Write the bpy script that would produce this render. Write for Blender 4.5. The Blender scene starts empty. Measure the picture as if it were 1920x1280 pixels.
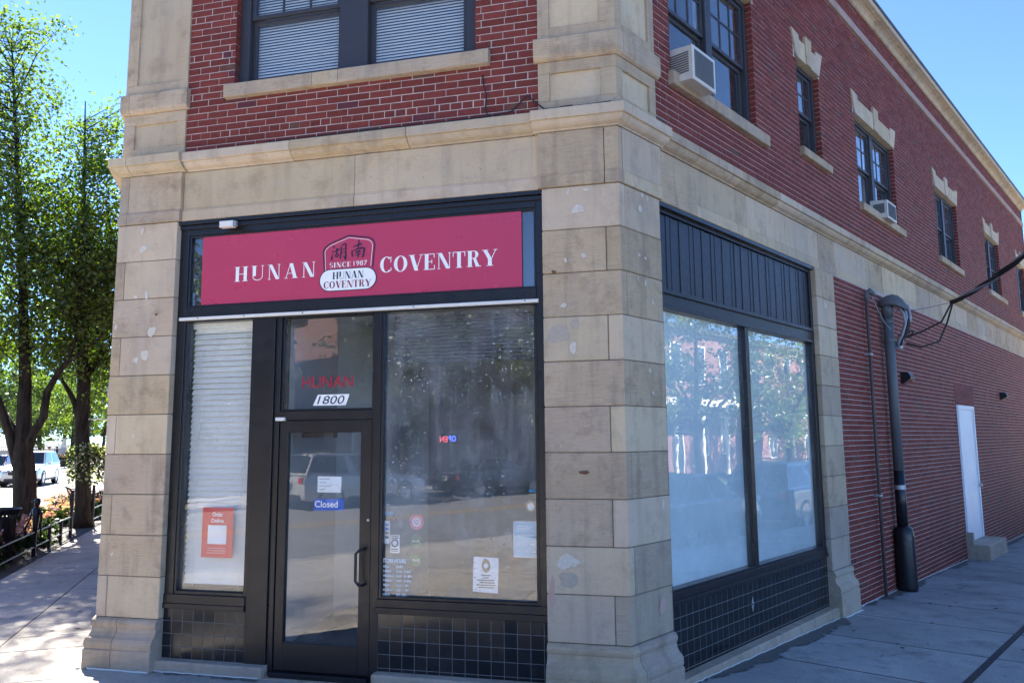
import bpy, bmesh, math, random
import numpy as np
from mathutils import Vector, Matrix
R_ = math.radians
rng = random.Random(7)
scene = bpy.context.scene
COL = scene.collection

# ------------------------------------------------------------------ camera
CAM = Vector((0.61493624, -6.01866708, 2.0))
cr = dict(f=1434.95, pitch=0.12707, roll=-0.0081328, yaw=0.24717)
def cam_axes():
    cy, sy = math.cos(cr['yaw']), math.sin(cr['yaw']); cp, sp = math.cos(cr['pitch']), math.sin(cr['pitch'])
    fwd = Vector((-sy*cp, cy*cp, sp)); right = Vector((cy, sy, 0)); up = right.cross(fwd)
    c, s = math.cos(cr['roll']), math.sin(cr['roll'])
    return c*right + s*up, -s*right + c*up, fwd
CR, CU, CF = cam_axes()
cd = bpy.data.cameras.new('camera'); cd.sensor_fit = 'HORIZONTAL'; cd.sensor_width = 36
cd.lens = 36*cr['f']/1920; cd.clip_start = 0.05; cd.clip_end = 3000
co = bpy.data.objects.new('camera', cd); COL.objects.link(co); scene.camera = co
m = Matrix((CR, CU, -CF)).transposed().to_4x4(); m.translation = CAM; co.matrix_world = m

# ------------------------------------------------------------------ sky, sun, exposure
SUN_AZ, SUN_EL = 137.0, 39.5
w = bpy.data.worlds.new('World'); scene.world = w; w.use_nodes = True
wn = w.node_tree; bg = wn.nodes['Background']; sk = wn.nodes.new('ShaderNodeTexSky')
sk.sky_type = 'NISHITA'; sk.sun_disc = False; sk.sun_elevation = R_(SUN_EL); sk.sun_rotation = R_((90-SUN_AZ) % 360)
sk.air_density = 1.0; sk.dust_density = 0.0; sk.ozone_density = 6.0; sk.altitude = 6000
wn.links.new(sk.outputs[0], bg.inputs[0]); bg.inputs[1].default_value = 0.088
sd = bpy.data.lights.new('sun', 'SUN'); sd.energy = 5.0; sd.angle = R_(0.6); sd.color = (1, .92, .80)
so = bpy.data.objects.new('sun', sd); COL.objects.link(so)
sv = Vector((math.cos(R_(SUN_AZ))*math.cos(R_(SUN_EL)), math.sin(R_(SUN_AZ))*math.cos(R_(SUN_EL)), math.sin(R_(SUN_EL))))
so.rotation_euler = sv.to_track_quat('Z', 'Y').to_euler(); so.location = sv*60
vs = scene.view_settings; vs.view_transform = 'Standard'; vs.look = 'None'; vs.gamma = 1; vs.exposure = 2.6; vs.use_curve_mapping = False

# ------------------------------------------------------------------ frames
# t runs along the building's street faces: left wall t < -4.8, front -4.8..0, side wall t > 0
CA = 1.0892421
XL = -4.80
SD = Vector((math.cos(CA), math.sin(CA))); SN = Vector((math.sin(CA), -math.cos(CA)))
LD = Vector((math.cos(R_(122.8)), math.sin(R_(122.8)))); LN = Vector((-math.sin(R_(122.8)), math.cos(R_(122.8))))
FN = Vector((0, -1))
def nrm(t): return LN if t < XL-1e-6 else (FN if t < -1e-9 else SN)
def base(t):
    if t < XL: return Vector((XL, 0)) + LD*(XL-t)
    if t <= 0: return Vector((t, 0))
    return SD*t
def miter(a, b): return (a+b)/(1+a.dot(b))
def P(t, o, z, n=None):
    n = n or nrm(t); p = base(t)+n*o
    return Vector((p.x, p.y, z))
def LP(l, n, z):
    p = Vector((XL, 0))+LD*l+LN*n
    return Vector((p.x, p.y, z))
def gz(x, y):
    k = min(1, max(0, (x+3.0)/3.0)); k = k*k*(3-2*k)
    return 0.02-0.0235*min(max(y, 0), 60)*k

# ------------------------------------------------------------------ mesh builder
WL = {}
class MB:
    def __init__(s): s.v = []; s.f = []; s.a = []; s.mi = []
    def add(s, vs, fs, a=0.0, mi=0):
        n = len(s.v); s.v.extend([tuple(v) for v in vs])
        for f in fs: s.f.append(tuple(i+n for i in f)); s.a.append(a); s.mi.append(mi)
    def box(s, c, d, rz=0, a=0.0, mi=0):
        hx, hy, hz = d[0]/2, d[1]/2, d[2]/2; ca, sa = math.cos(rz), math.sin(rz)
        vs = []
        for x, y, z in ((-1,-1,-1),(1,-1,-1),(1,1,-1),(-1,1,-1),(-1,-1,1),(1,-1,1),(1,1,1),(-1,1,1)):
            X, Y = x*hx, y*hy; vs.append((c[0]+X*ca-Y*sa, c[1]+X*sa+Y*ca, c[2]+z*hz))
        s.add(vs, [(0,3,2,1),(4,5,6,7),(0,1,5,4),(1,2,6,5),(2,3,7,6),(3,0,4,7)], a, mi)
    def pbox(s, t0, t1, z0, z1, o0, o1, a=0.0, mi=0):
        n = nrm((t0+t1)/2)
        vs = [P(t, o, z, n) for z in (z0, z1) for t, o in ((t0,o1),(t1,o1),(t1,o0),(t0,o0))]
        s.add(vs, [(0,3,2,1),(4,5,6,7),(0,1,5,4),(1,2,6,5),(2,3,7,6),(3,0,4,7)], a, mi)
    def cbox(s, t0, t1, z0, z1, o0, o1, b=.003, a=0.0, mi=0):   # front edges chamfered
        n = nrm((t0+t1)/2)
        vs = [P(t, o0, z, n) for t, z in ((t0,z0),(t1,z0),(t1,z1),(t0,z1))]
        vs += [P(t, o1-b, z, n) for t, z in ((t0,z0),(t1,z0),(t1,z1),(t0,z1))]
        vs += [P(t, o1, z, n) for t, z in ((t0+b,z0+b),(t1-b,z0+b),(t1-b,z1-b),(t0+b,z1-b))]
        fs = []
        for i in range(4):
            j = (i+1) % 4; fs += [(i, j, j+4, i+4), (i+4, j+4, j+8, i+8)]
        fs += [(8,9,10,11), (3,2,1,0)]
        s.add(vs, fs, a, mi)
    def run(s, prof, t0, t1, b=0.0, a=0.0, mi=0):
        """prism of a closed (o,z) profile along the street faces, mitred at the corners"""
        st = [t0]+([t0+b] if b else []); n0 = []
        for c in (XL, 0.0):
            if t0 < c-1e-6 and t1 > c+1e-6: st.append(c)
        st = sorted(st+([t1-b] if b else [])+[t1])
        zs = [p[1] for p in prof]; zm = (min(zs)+max(zs))/2; om = max(p[0] for p in prof)
        rings = []
        for i, t in enumerate(st):
            if abs(t-XL) < 1e-9 and t0 < XL-1e-6 and t1 > XL+1e-6: n = miter(LN, FN)
            elif abs(t) < 1e-9 and t0 < -1e-6 and t1 > 1e-6: n = miter(FN, SN)
            else: n = nrm(t if t0 < t < t1 else (t+1e-4 if i == 0 else t-1e-4))
            pr = prof
            if b and i in (0, len(st)-1):
                pr = [(o-b if o > om-.02 else o, z+(b if z < zm else -b)) for o, z in prof]
            rings.append([P(t, o, z, n) for o, z in pr])
        k = len(prof); vs = [v for r in rings for v in r]; fs = []
        for i in range(len(rings)-1):
            for j in range(k):
                fs.append((i*k+j, i*k+(j+1) % k, (i+1)*k+(j+1) % k, (i+1)*k+j))
        fs += [tuple(range(k))[::-1], tuple((len(rings)-1)*k+j for j in range(k))]
        s.add(vs, fs, a, mi)
    def tube(s, pts, rad, n=8, a=0.0, mi=0, cap=True):
        pts = [Vector(p) for p in pts]; rs = rad if isinstance(rad, (list, tuple)) else [rad]*len(pts)
        rings = []; prev = None
        for i, p in enumerate(pts):
            d = (pts[min(i+1, len(pts)-1)]-pts[max(i-1, 0)])
            d = d.normalized() if d.length > 1e-9 else Vector((0, 0, 1))
            if prev is None:
                u = d.orthogonal().normalized()
            else:
                u = prev-d*prev.dot(d); u = u.normalized() if u.length > 1e-6 else d.orthogonal().normalized()
            prev = u; v = d.cross(u)
            rings.append([p+(u*math.cos(2*math.pi*k/n)+v*math.sin(2*math.pi*k/n))*rs[i] for k in range(n)])
        fs = []
        for i in range(len(rings)-1):
            for k in range(n):
                fs.append((i*n+k, i*n+(k+1) % n, (i+1)*n+(k+1) % n, (i+1)*n+k))
        if cap: fs += [tuple(range(n))[::-1], tuple((len(rings)-1)*n+k for k in range(n))]
        s.add([v for r in rings for v in r], fs, a, mi)
    def lathe(s, c, prof, n=24, a=0.0, mi=0, axis='z'):
        vs = []
        for r, h in prof:
            for k in range(n):
                x, y = r*math.cos(2*math.pi*k/n), r*math.sin(2*math.pi*k/n)
                vs.append((c[0]+x, c[1]+y, c[2]+h) if axis == 'z' else (c[0]+x, c[1]+h, c[2]+y))
        fs = [(i*n+k, i*n+(k+1) % n, (i+1)*n+(k+1) % n, (i+1)*n+k) for i in range(len(prof)-1) for k in range(n)]
        s.add(vs, fs, a, mi)
    def build(s, name, mat, parent=None, center=True, smooth=False, kind=None, attr=False):
        v = np.array(s.v, dtype=float) if s.v else np.zeros((1, 3))
        c = (v.min(0)+v.max(0))/2 if center else np.zeros(3)
        me = bpy.data.meshes.new(name); me.from_pydata((v-c).tolist(), [], s.f)
        for mm in (mat if isinstance(mat, (list, tuple)) else [mat]): me.materials.append(mm)
        if any(s.mi): me.polygons.foreach_set('material_index', s.mi)
        if smooth: me.polygons.foreach_set('use_smooth', [True]*len(me.polygons))
        if attr:
            at = me.attributes.new('rnd', 'FLOAT', 'FACE'); at.data.foreach_set('value', s.a)
        me.update()
        return link(name, me, parent, c if center else (0, 0, 0), kind)
def link(name, data, parent=None, wloc=(0, 0, 0), kind=None, rot=None):
    o = bpy.data.objects.new(name, data); COL.objects.link(o)
    wl = Vector(wloc)
    if parent is not None:
        o.parent = parent; o.location = wl-WL.get(parent.name, Vector((0, 0, 0)))
    else: o.location = wl
    if rot: o.rotation_euler = rot
    WL[o.name] = wl
    if kind: o['kind'] = kind
    return o
def tag(o, label, cat, group=None):
    o['label'] = label; o['category'] = cat
    if group: o['group'] = group
    return o
def empty(name, loc, label=None, cat=None, group=None, rz=0):
    o = link(name, None, None, loc); o.rotation_euler = (0, 0, rz)
    if rz: WL[o.name] = Vector((0, 0, 0))
    if label: tag(o, label, cat, group)
    return o
def structure(o): o['kind'] = 'structure'; return o
def copytree(o, parent=None):
    c = o.copy(); COL.objects.link(c); c.parent = parent
    for ch in o.children: copytree(ch, c)
    return c

# ------------------------------------------------------------------ materials
class NT:
    def __init__(s, name):
        s.m = bpy.data.materials.new(name); s.m.use_nodes = True; s.t = s.m.node_tree
        s.b = s.t.nodes['Principled BSDF']; s.out = s.t.nodes['Material Output']
    def n(s, typ, **k):
        x = s.t.nodes.new('ShaderNode'+typ)
        for a, v in k.items():
            if a.startswith('i_'):
                a = a[2:]; a = int(a) if a.isdigit() else a.replace('_', ' ')
                if hasattr(v, 'is_output') or v.__class__.__name__.startswith('NodeSocket'): s.t.links.new(v, x.inputs[a])
                else: x.inputs[a].default_value = v
            else: setattr(x, a, v)
        return x
    def l(s, a, b): s.t.links.new(a, b)
    def math(s, op, a, b=0.0, clamp=False): return s.n('Math', operation=op, i_0=a, i_1=b, use_clamp=clamp).outputs[0]
    def mix(s, f, a, b, mode='MIX'):
        x = s.n('Mix', data_type='RGBA', blend_type=mode)
        for i, v in ((0, f), (6, a), (7, b)):
            if v.__class__.__name__.startswith('NodeSocket'): s.t.links.new(v, x.inputs[i])
            else: x.inputs[i].default_value = v if i == 0 else (*v[:3], 1)
        return x.outputs[2]
    def ramp(s, f, p0, p1, v0=0.0, v1=1.0):
        return s.n('MapRange', i_0=f, i_1=p0, i_2=p1, i_3=v0, i_4=v1, clamp=True).outputs[0]
    def noise(s, scale, detail=4, rough=.55, stretch=None, vec=None, w=None):
        v = vec or s.pos()
        if stretch: v = s.n('Mapping', i_0=v, i_3=stretch).outputs[0]
        return s.n('TexNoise', i_Vector=v, i_Scale=scale, i_Detail=detail, i_Roughness=rough).outputs[0]
    def pos(s):
        if not hasattr(s, '_p'): s._p = s.n('NewGeometry').outputs[0]
        return s._p
    def rnd(s, attr=False):
        if attr: return s.n('Attribute', attribute_name='rnd').outputs[2]
        return s.n('ObjectInfo').outputs['Random']
    def bump(s, h, dist=.002, strength=.6, normal=None):
        x = s.n('Bump', i_Height=h, i_Distance=dist, i_Strength=strength)
        if normal: s.l(normal, x.inputs['Normal'])
        return x.outputs[0]
    def fin(s, col=None, rough=None, normal=None, metal=None, spec=None):
        for k, v in (('Base Color', col), ('Roughness', rough), ('Normal', normal), ('Metallic', metal), ('Specular IOR Level', spec)):
            if v is None: continue
            if v.__class__.__name__.startswith('NodeSocket'): s.l(v, s.b.inputs[k])
            else: s.b.inputs[k].default_value = (*v[:3], 1) if k == 'Base Color' else v
        return s.m

def plain(name, col, rough=.6, metal=0.0, var=.12, ns=6.0, bump=0.0, spec=.5):
    x = NT(name); n = x.noise(ns, 5)
    c = x.mix(n, [a*(1-var) for a in col], [min(1, a*(1+var)) for a in col])
    nb = x.bump(x.noise(ns*14, 3), .002, bump) if bump else None
    return x.fin(c, x.ramp(x.noise(ns*2.3, 3), .3, .7, max(0, rough-.08), min(1, rough+.08)), nb, metal, spec)

def m_stone(name, c1, c2, tool=1.0, dirt=.75):
    x = NT(name); r = x.rnd()
    big = x.noise(1.7, 6, .6); c = x.mix(x.ramp(big, .32, .68), c1, c2)
    v = x.ramp(r, 0, 1, .90, 1.09); c = x.mix(1.0, c, x.n('CombineColor', i_0=v, i_1=v, i_2=x.math('MULTIPLY', v, x.ramp(x.math('FRACT', x.math('MULTIPLY', r, 7.31)), 0, 1, .92, 1.05))).outputs[0], 'MULTIPLY')
    st = x.noise(3.2, 5, .6, (2.6, 2.6, .28)); c = x.mix(x.ramp(st, .50, .76, 0, .7*dirt), c, (.19, .16, .13))
    bl = x.noise(3.5, 8, .7); c = x.mix(x.ramp(bl, .51, .68, 0, .8*dirt), c, (.25, .175, .115))
    pale = x.noise(2.4, 6, .7, (1, 1, 1.7)); c = x.mix(x.ramp(pale, .62, .72, 0, .35), c, (.50, .47, .42))
    fine = x.noise(160, 3, .7); c = x.mix(.16, c, x.n('CombineColor', i_0=fine, i_1=fine, i_2=fine).outputs[0], 'OVERLAY')
    wv = x.n('TexWave', wave_type='BANDS', bands_direction='Z', i_Vector=x.pos(), i_Scale=34.0, i_Distortion=2.2, i_Detail=3.0, i_Detail_Scale=1.6).outputs[1]
    lines = x.noise(9, 4, .6, (.7, .7, 26)); msk = x.ramp(x.noise(2.1, 4), .38, .6)
    hgt = x.math('ADD', x.math('MULTIPLY', x.math('MULTIPLY', wv, .45*tool), msk), x.math('ADD', x.math('MULTIPLY', lines, 1.0*tool), x.math('MULTIPLY', fine, .5)))
    c = x.mix(x.math('MULTIPLY', x.ramp(lines, .50, .66), .30*tool), c, (.20, .16, .125)); ln2 = x.noise(31, 3, .6, (.35, .35, 9)); c = x.mix(x.math('MULTIPLY', x.ramp(ln2, .55, .68), .28*tool), c, (.24, .195, .155))
    gy = x.noise(.75, 4, .6); c = x.mix(x.ramp(gy, .48, .66, 0, .3), c, (.38, .345, .31)); spk = x.noise(48, 2, .5); c = x.mix(x.ramp(spk, .70, .74, 0, .5), c, (.10, .08, .07))
    nb = x.bump(hgt, .006, .9); nb = x.bump(x.noise(7, 6, .62), .02, .45, nb)
    return x.fin(c, x.ramp(fine, .3, .7, .8, .97), nb, spec=.25)

def m_brick(name, attr, c=(.19, .040, .030)):
    x = NT(name); r = x.rnd(attr)
    a = x.mix(r, [v*.8 for v in c], [v*1.2 for v in c])
    odd = x.ramp(x.math('FRACT', x.math('MULTIPLY', r, 13.7)), .985, .99); a = x.mix(odd, a, (.11, .032, .040))
    odd2 = x.ramp(x.math('FRACT', x.math('MULTIPLY', r, 29.3)), .978, .982); a = x.mix(odd2, a, (.13, .062, .045))
    n = x.noise(26, 5, .65); a = x.mix(x.ramp(n, .4, .75, 0, .45), a, [v*.5 for v in c])
    sp = x.noise(120, 3); a = x.mix(x.ramp(sp, .64, .72, 0, .35), a, (.34, .22, .2))
    big = x.noise(.9, 4); a = x.mix(x.ramp(big, .5, .8, 0, .3), a, (.12, .03, .045))
    nb = x.bump(x.math('ADD', x.noise(70, 4), x.math('MULTIPLY', n, .8)), .003, .7)
    return x.fin(a, x.ramp(n, .3, .7, .68, .85), nb, spec=.22)

def m_glass(name, dirt=.05, tint=(1, 1, 1), refl=1.0, speck=0.0):
    x = NT(name)
    g_ = x.n('NewGeometry'); dt = x.n('VectorMath', operation='DOT_PRODUCT', i_0=g_.outputs['Normal'], i_1=g_.outputs['Incoming']).outputs['Value']
    k5 = x.math('POWER', x.math('SUBTRACT', 1.0, x.math('ABSOLUTE', dt), True), 5.0)
    f = x.math('MULTIPLY', x.math('ADD', x.math('MULTIPLY', k5, .96), .04), 1.0*refl, True)
    tr = x.n('BsdfTransparent', i_Color=(*tint, 1)).outputs[0]
    gl = x.n('BsdfGlossy', i_Roughness=.006, i_Color=(1, 1, 1, 1))
    wob = x.bump(x.noise(2.2, 2), .012, .05); x.l(wob, gl.inputs['Normal'])
    a = x.n('MixShader', i_0=f, i_1=tr, i_2=gl.outputs[0]).outputs[0]
    df = x.n('BsdfDiffuse', i_Color=(.62, .64, .66, 1)).outputs[0]
    d = x.math('MULTIPLY', x.ramp(x.noise(2.0, 6, .65), .35, .8), dirt)
    if speck:
        sp = x.math('MULTIPLY', x.ramp(x.noise(42, 2, .5), .66, .69), x.ramp(x.noise(1.5, 3, .6), .44, .60))
        st = x.math('MULTIPLY', x.ramp(x.noise(3.0, 5, .7, (2.5, 2.5, .35)), .5, .7), .12)
        d = x.math('ADD', d, x.math('MULTIPLY', x.math('ADD', sp, st), speck), True)
    a = x.n('MixShader', i_0=d, i_1=a, i_2=df).outputs[0]
    x.l(a, x.out.inputs[0]); x.m.use_backface_culling = False
    return x.m

def m_concrete(name, c1, c2, joints=0.0):
    x = NT(name); r = x.rnd()
    n = x.noise(1.1, 7, .65); c = x.mix(x.ramp(n, .3, .7), c1, c2)
    v = x.ramp(r, 0, 1, .88, 1.1); c = x.mix(1.0, c, x.n('CombineColor', i_0=v, i_1=v, i_2=v).outputs[0], 'MULTIPLY')
    g = x.noise(190, 4, .75); c = x.mix(.5, c, x.n('CombineColor', i_0=g, i_1=g, i_2=g).outputs[0], 'OVERLAY')
    s2 = x.noise(2.3, 8, .72); c = x.mix(x.ramp(s2, .52, .72, 0, .7), c, [a*.45 for a in c1])
    sp = x.noise(17, 2); c = x.mix(x.ramp(sp, .735, .765, 0, .6), c, (.03, .03, .03)); gr = x.noise(55, 3, .8); c = x.mix(.55, c, x.n('CombineColor', i_0=gr, i_1=gr, i_2=gr).outputs[0], 'OVERLAY')
    nb = x.bump(g, .004, .6)
    return x.fin(c, .88, nb, spec=.3)

def m_leaf(name, c1, c2, trans=.5):
    x = NT(name); r = x.rnd(True); c = x.mix(r, c1, c2)
    d = x.n('BsdfDiffuse', i_Color=c).outputs[0]
    ct = x.mix(1.0, c, (1.28, 1.55, .45), 'MULTIPLY')
    t = x.n('BsdfTranslucent', i_Color=ct).outputs[0]
    a = x.n('MixShader', i_0=trans, i_1=d, i_2=t).outputs[0]
    g = x.n('BsdfGlossy', i_Roughness=.42, i_Color=(.8, .85, .8, 1)).outputs[0]
    a = x.n('MixShader', i_0=.045, i_1=a, i_2=g).outputs[0]
    x.l(a, x.out.inputs[0]); return x.m

def emit(name, col, s):
    x = NT(name); e = x.n('Emission', i_Color=(*col, 1), i_Strength=s); x.l(e.outputs[0], x.out.inputs[0]); return x.m

M = {}
M['stone'] = m_stone('sandstone', (.52, .385, .255), (.58, .45, .32))
M['stone_base'] = m_stone('sandstone_weathered', (.43, .33, .245), (.50, .405, .315), .8, .7)
M['stone_pale'] = m_stone('sandstone_smooth', (.55, .42, .29), (.59, .475, .345), .25, .5)
M['joint'] = plain('stone_joint', (.17, .14, .11), .95)
M['brick'] = m_brick('red_brick', False); M['brick_attr'] = m_brick('red_brick_far', True)
M['mortar'] = plain('white_mortar', (.47, .385, .355), .95, var=.4, ns=13)
M['black'] = plain('black_paint', (.0105, .011, .014), .34, var=.3, ns=9, bump=.05)
M['blackboard'] = plain('black_painted_boards', (.014, .017, .026), .42, var=.35, ns=12, bump=.12)
M['bronze'] = plain('dark_anodised_aluminium', (.012, .0105, .013), .38, .1, ns=4)
M['sash'] = plain('dark_sash_paint', (.038, .036, .042), .5, ns=8, bump=.1)
x = NT('black_glazed_tile'); r_ = x.rnd(); c_ = x.mix(x.ramp(r_, 0, 1), (.007, .008, .011), (.013, .013, .016)); d_ = x.noise(5, 6, .7); c_ = x.mix(x.ramp(d_, .55, .78, 0, .3), c_, (.045, .043, .04))
M['tile'] = x.fin(c_, x.ramp(x.math('ADD', x.math('FRACT', x.math('MULTIPLY', r_, 5.3)), d_), .4, 1.5, .10, .26))
M['grout'] = plain('tile_grout', (.15, .15, .145), .9, var=.35, ns=14)
M['glass'] = m_glass('shop_glass', .07, refl=1.35); M['glass_dirty'] = m_glass('dusty_shop_glass', .19, speck=.7, refl=1.4)
M['glass_up'] = m_glass('upstairs_glass', .03, refl=1.5); M['glass_side'] = m_glass('side_shop_glass', .10, refl=2.2)
M['film'] = plain('white_window_film', (.72, .83, .82), .7, var=.08, ns=1.2)
M['metal'] = plain('white_metal_strip', (.72, .70, .66), .4, var=.1)
M['slat'] = plain('white_blind_slat', (.78, .77, .72), .55, var=.05)
M['red'] = plain('sign_red', (.50, .045, .105), .32, var=.06, ns=2)
M['white'] = plain('white_vinyl', (.86, .86, .85), .5, var=.03)
M['navy'] = plain('navy_vinyl', (.012, .016, .05), .5)
M['maroon'] = plain('maroon_vinyl', (.22, .012, .03), .5)
M['conc'] = m_concrete('sidewalk_concrete', (.36, .335, .30), (.46, .43, .385))
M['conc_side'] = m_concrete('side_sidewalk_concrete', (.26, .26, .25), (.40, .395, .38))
M['kerb'] = m_concrete('kerb_concrete', (.32, .31, .29), (.40, .39, .37))
M['asphalt'] = m_concrete('asphalt', (.22,.217,.21),(.28,.275,.27))
M['tar'] = plain('tar_filled_joint', (.02, .021, .024), .7, bump=.3)
M['soil'] = plain('soil', (.05, .038, .028), .95, var=.4, ns=20, bump=.8)
x = NT('bark'); n1 = x.noise(11, 5, .65, (1, 1, .16)); n2 = x.noise(60, 3, .6, (1, 1, .4))
M['bark'] = x.fin(x.mix(x.ramp(n1, .35, .65), (.014, .012, .010), (.060, .048, .038)), .95, x.bump(x.math('ADD', n1, x.math('MULTIPLY', n2, .4)), .035, .9), spec=.2)
M['iron'] = plain('black_iron', (.010, .010, .012), .45, ns=10)
M['plaster'] = plain('plaster_patch', (.60, .55, .47), .95, var=.28, ns=38, bump=.8)
M['wallpaint'] = plain('interior_paint', (.52, .55, .56), .8, var=.05)
M['dark_int'] = plain('interior_dark', (.06, .06, .065), .8)
M['pipe'] = plain('painted_steel_pipe', (.11, .115, .12), .5, var=.15, ns=5, bump=.1)
M['galv'] = plain('galvanised_steel', (.42, .43, .44), .45, .6, var=.15)
M['rust'] = plain('brown_conduit', (.095, .07, .06), .65, var=.3, ns=8, bump=.2)
M['cable'] = plain('cable_rubber', (.014, .014, .017), .55)
M['greywire'] = plain('grey_wire', (.30, .32, .36), .5)
M['ac'] = plain('ac_casing', (.58, .56, .50), .55, var=.18, ns=14)
M['acdark'] = plain('ac_grille', (.12, .12, .12), .6)
M['doorwhite'] = plain('white_painted_door', (.76, .76, .78), .5, var=.05, ns=2)
M['band'] = m_stone('pinkish_band_stone', (.34, .22, .20), (.40, .28, .25), .2, .5)
M['caulk'] = plain('white_caulk', (.68, .66, .62), .8, bump=.5, ns=30)
M['leafA'] = m_leaf('pear_leaves', (.036, .068, .016), (.13, .165, .024), .58)
M['leafB'] = m_leaf('far_leaves', (.05, .085, .02), (.13, .16, .03), .5)
M['leafC'] = m_leaf('dark_leaves', (.022, .045, .018), (.05, .08, .03), .35)
M['leafD'] = m_leaf('bed_leaves', (.018, .035, .014), (.05, .075, .03), .3)
M['flower'] = m_leaf('pink_flowers', (.42, .16, .24), (.62, .34, .42), .35)
M['flower_w'] = m_leaf('pale_flowers', (.45, .42, .32), (.66, .62, .48), .35)

# ------------------------------------------------------------------ ground, roads, pavements
def ground_grid(name, pts_fn, us, vs_, mat, dz, kind='structure'):
    mb = MB(); nu, nv = len(us), len(vs_); vv = []
    for u in us:
        for v in vs_:
            p = pts_fn(u, v); vv.append((p[0], p[1], gz(p[0], p[1])+dz))
    mb.add(vv, [(i*nv+j, (i+1)*nv+j, (i+1)*nv+j+1, i*nv+j+1) for i in range(nu-1) for j in range(nv-1)])
    o = mb.build(name, mat, center=False); o['kind'] = kind; return o
def fr(a, b, n): return [a+(b-a)*i/n for i in range(n+1)]
gxs = [-900, -400, -200, -120, -80]+fr(-60, 60, 40)+[80, 120, 200, 400, 900]
M['land'] = m_concrete('bare_ground', (.10, .10, .085), (.15, .145, .12))
ground_grid('ground', lambda u, v: (u, v), gxs, gxs, M['land'], -.20)
ground_grid('road', lambda u, v: LP(u, v, 0), fr(-90, 170, 65), fr(4.32, 15.7, 6), M['asphalt'], -.125)
ground_grid('side_street', lambda u, v: SD*u+SN*v, fr(-24, 90, 38), fr(4.2, 11.8, 4), M['asphalt'], -.129)
# painted centre line, doubled
M['yellow'] = plain('yellow_road_paint', (.62, .36, .03), .7, var=.15)
for n0 in (9.75, 10.1):
    ground_grid('road_marking', lambda u, v, n0=n0: LP(u, n0+v, 0), fr(-60, 120, 40), [0, .12], M['yellow'], -.121)
    ground_grid('road_marking', lambda u, v, n0=n0-9.75+7.8: SD*u+SN*(n0+v), fr(8, 90, 20), [0, .12], M['yellow'], -.125)
# kerbs
def strip(name, fn, us, v0, v1, z0, z1, mat):
    mb = MB(); vv = []
    for u in us:
        for v, z in ((v0, z0), (v0, z1), (v1, z1), (v1, z0)):
            p = fn(u, v); vv.append((p[0], p[1], gz(p[0], p[1])+z))
    fs = [(i*4+k, i*4+(k+1) % 4, i*4+4+(k+1) % 4, i*4+4+k) for i in range(len(us)-1) for k in range(4)]+[(3, 2, 1, 0), tuple(len(us)*4-4+k for k in range(4))]
    mb.add(vv, fs); return structure(mb.build(name, mat, center=False))
fl = lambda u, v: LP(u, v, 0)
fs_ = lambda u, v: SD*u+SN*v
strip('kerb', fl, fr(-7, 120, 30), 4.16, 4.32, -.3, .004, M['kerb'])
strip('kerb', fl, fr(-60, 160, 40), 15.7, 15.86, -.3, .004, M['kerb'])
strip('kerb', fs_, fr(-4, 80, 24), 4.04, 4.2, -.3, .004, M['kerb'])
strip('kerb', fs_, fr(4, 80, 24), 11.8, 11.96, -.3, .004, M['kerb'])
ground_grid('far_pavement', fl, fr(-60, 170, 40), fr(15.86, 24, 2), M['conc'], 0.0)
ground_grid('pavement_extension', fl, fr(46, 120, 12), fr(13.4, 15.9, 1), M['conc'], .004)
strip('kerb', fl, fr(46, 120, 10), 13.24, 13.4, -.3, .006, M['kerb'])
ground_grid('opposite_pavement', fs_, fr(4, 80, 20), fr(11.96, 13.8, 1), M['conc'], 0.0)
M['grassgnd'] = plain('lawn_soil', (.05, .075, .02), .95, var=.4, ns=8, bump=.6)
ground_grid('lawn', fs_, fr(4, 80, 20), fr(13.8, 19, 2), M['grassgnd'], .01)

M['jointfill'] = plain('dirty_joint', (.035, .034, .032), .95, var=.4, ns=20)
# bed under the slabs: sidewalk base in dark joint colour
bases = [(fl, fr(-4.2, 60, 20), [-.2, 2.0, 4.16]), (fs_, fr(-4, 30, 17), [-.2, 2, 4.04])]
def slab(parent, fn, u0, u1, v0, v1, mat, g=.004, dz=0.0, tilt=.0008, gu=None):
    gu = gu or g
    j = [rng.uniform(-tilt, tilt) for _ in range(4)]; mb = MB(); b = .004
    cs = [(u0+gu, v0+g), (u1-gu, v0+g), (u1-gu, v1-g), (u0+gu, v1-g)]; ci = [(u0+gu+b, v0+g+b), (u1-gu-b, v0+g+b), (u1-gu-b, v1-g-b), (u0+gu+b, v1-g-b)]
    vs = []
    for (u, v) in cs:
        p = fn(u, v); vs.append((p[0], p[1], gz(p[0], p[1])-.06+dz))
    for k, (u, v) in enumerate(cs):
        p = fn(u, v); vs.append((p[0], p[1], gz(p[0], p[1])-.006+dz+j[k]))
    for k, (u, v) in enumerate(ci):
        p = fn(u, v); vs.append((p[0], p[1], gz(p[0], p[1])+dz+j[k]))
    f = []
    for i in range(4):
        k = (i+1) % 4; f += [(i, k, k+4, i+4), (i+4, k+4, k+8, i+8)]
    f += [(8, 9, 10, 11)]
    mb.add(vs, f); return mb.build('slab', mat, parent)
left_walk = ground_grid('sidewalk_left', fl, fr(-6.2, 60, 30), [-.15, 2.1, 4.16], M['jointfill'], -.0045)
us = [-6.2, -4.9, -3.7, -2.5, -1.3, -.1, 1.1, 2.29-2.6+2.6+.0, 3.40, 3.99, 4.6, 5.8, 7.0, 8.2, 9.4, 10.6, 11.8, 13.0, 14.2, 15.4, 16.6, 17.8, 19.0, 21, 23, 25, 27, 29, 31, 34, 37, 40, 45, 50, 60]
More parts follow.
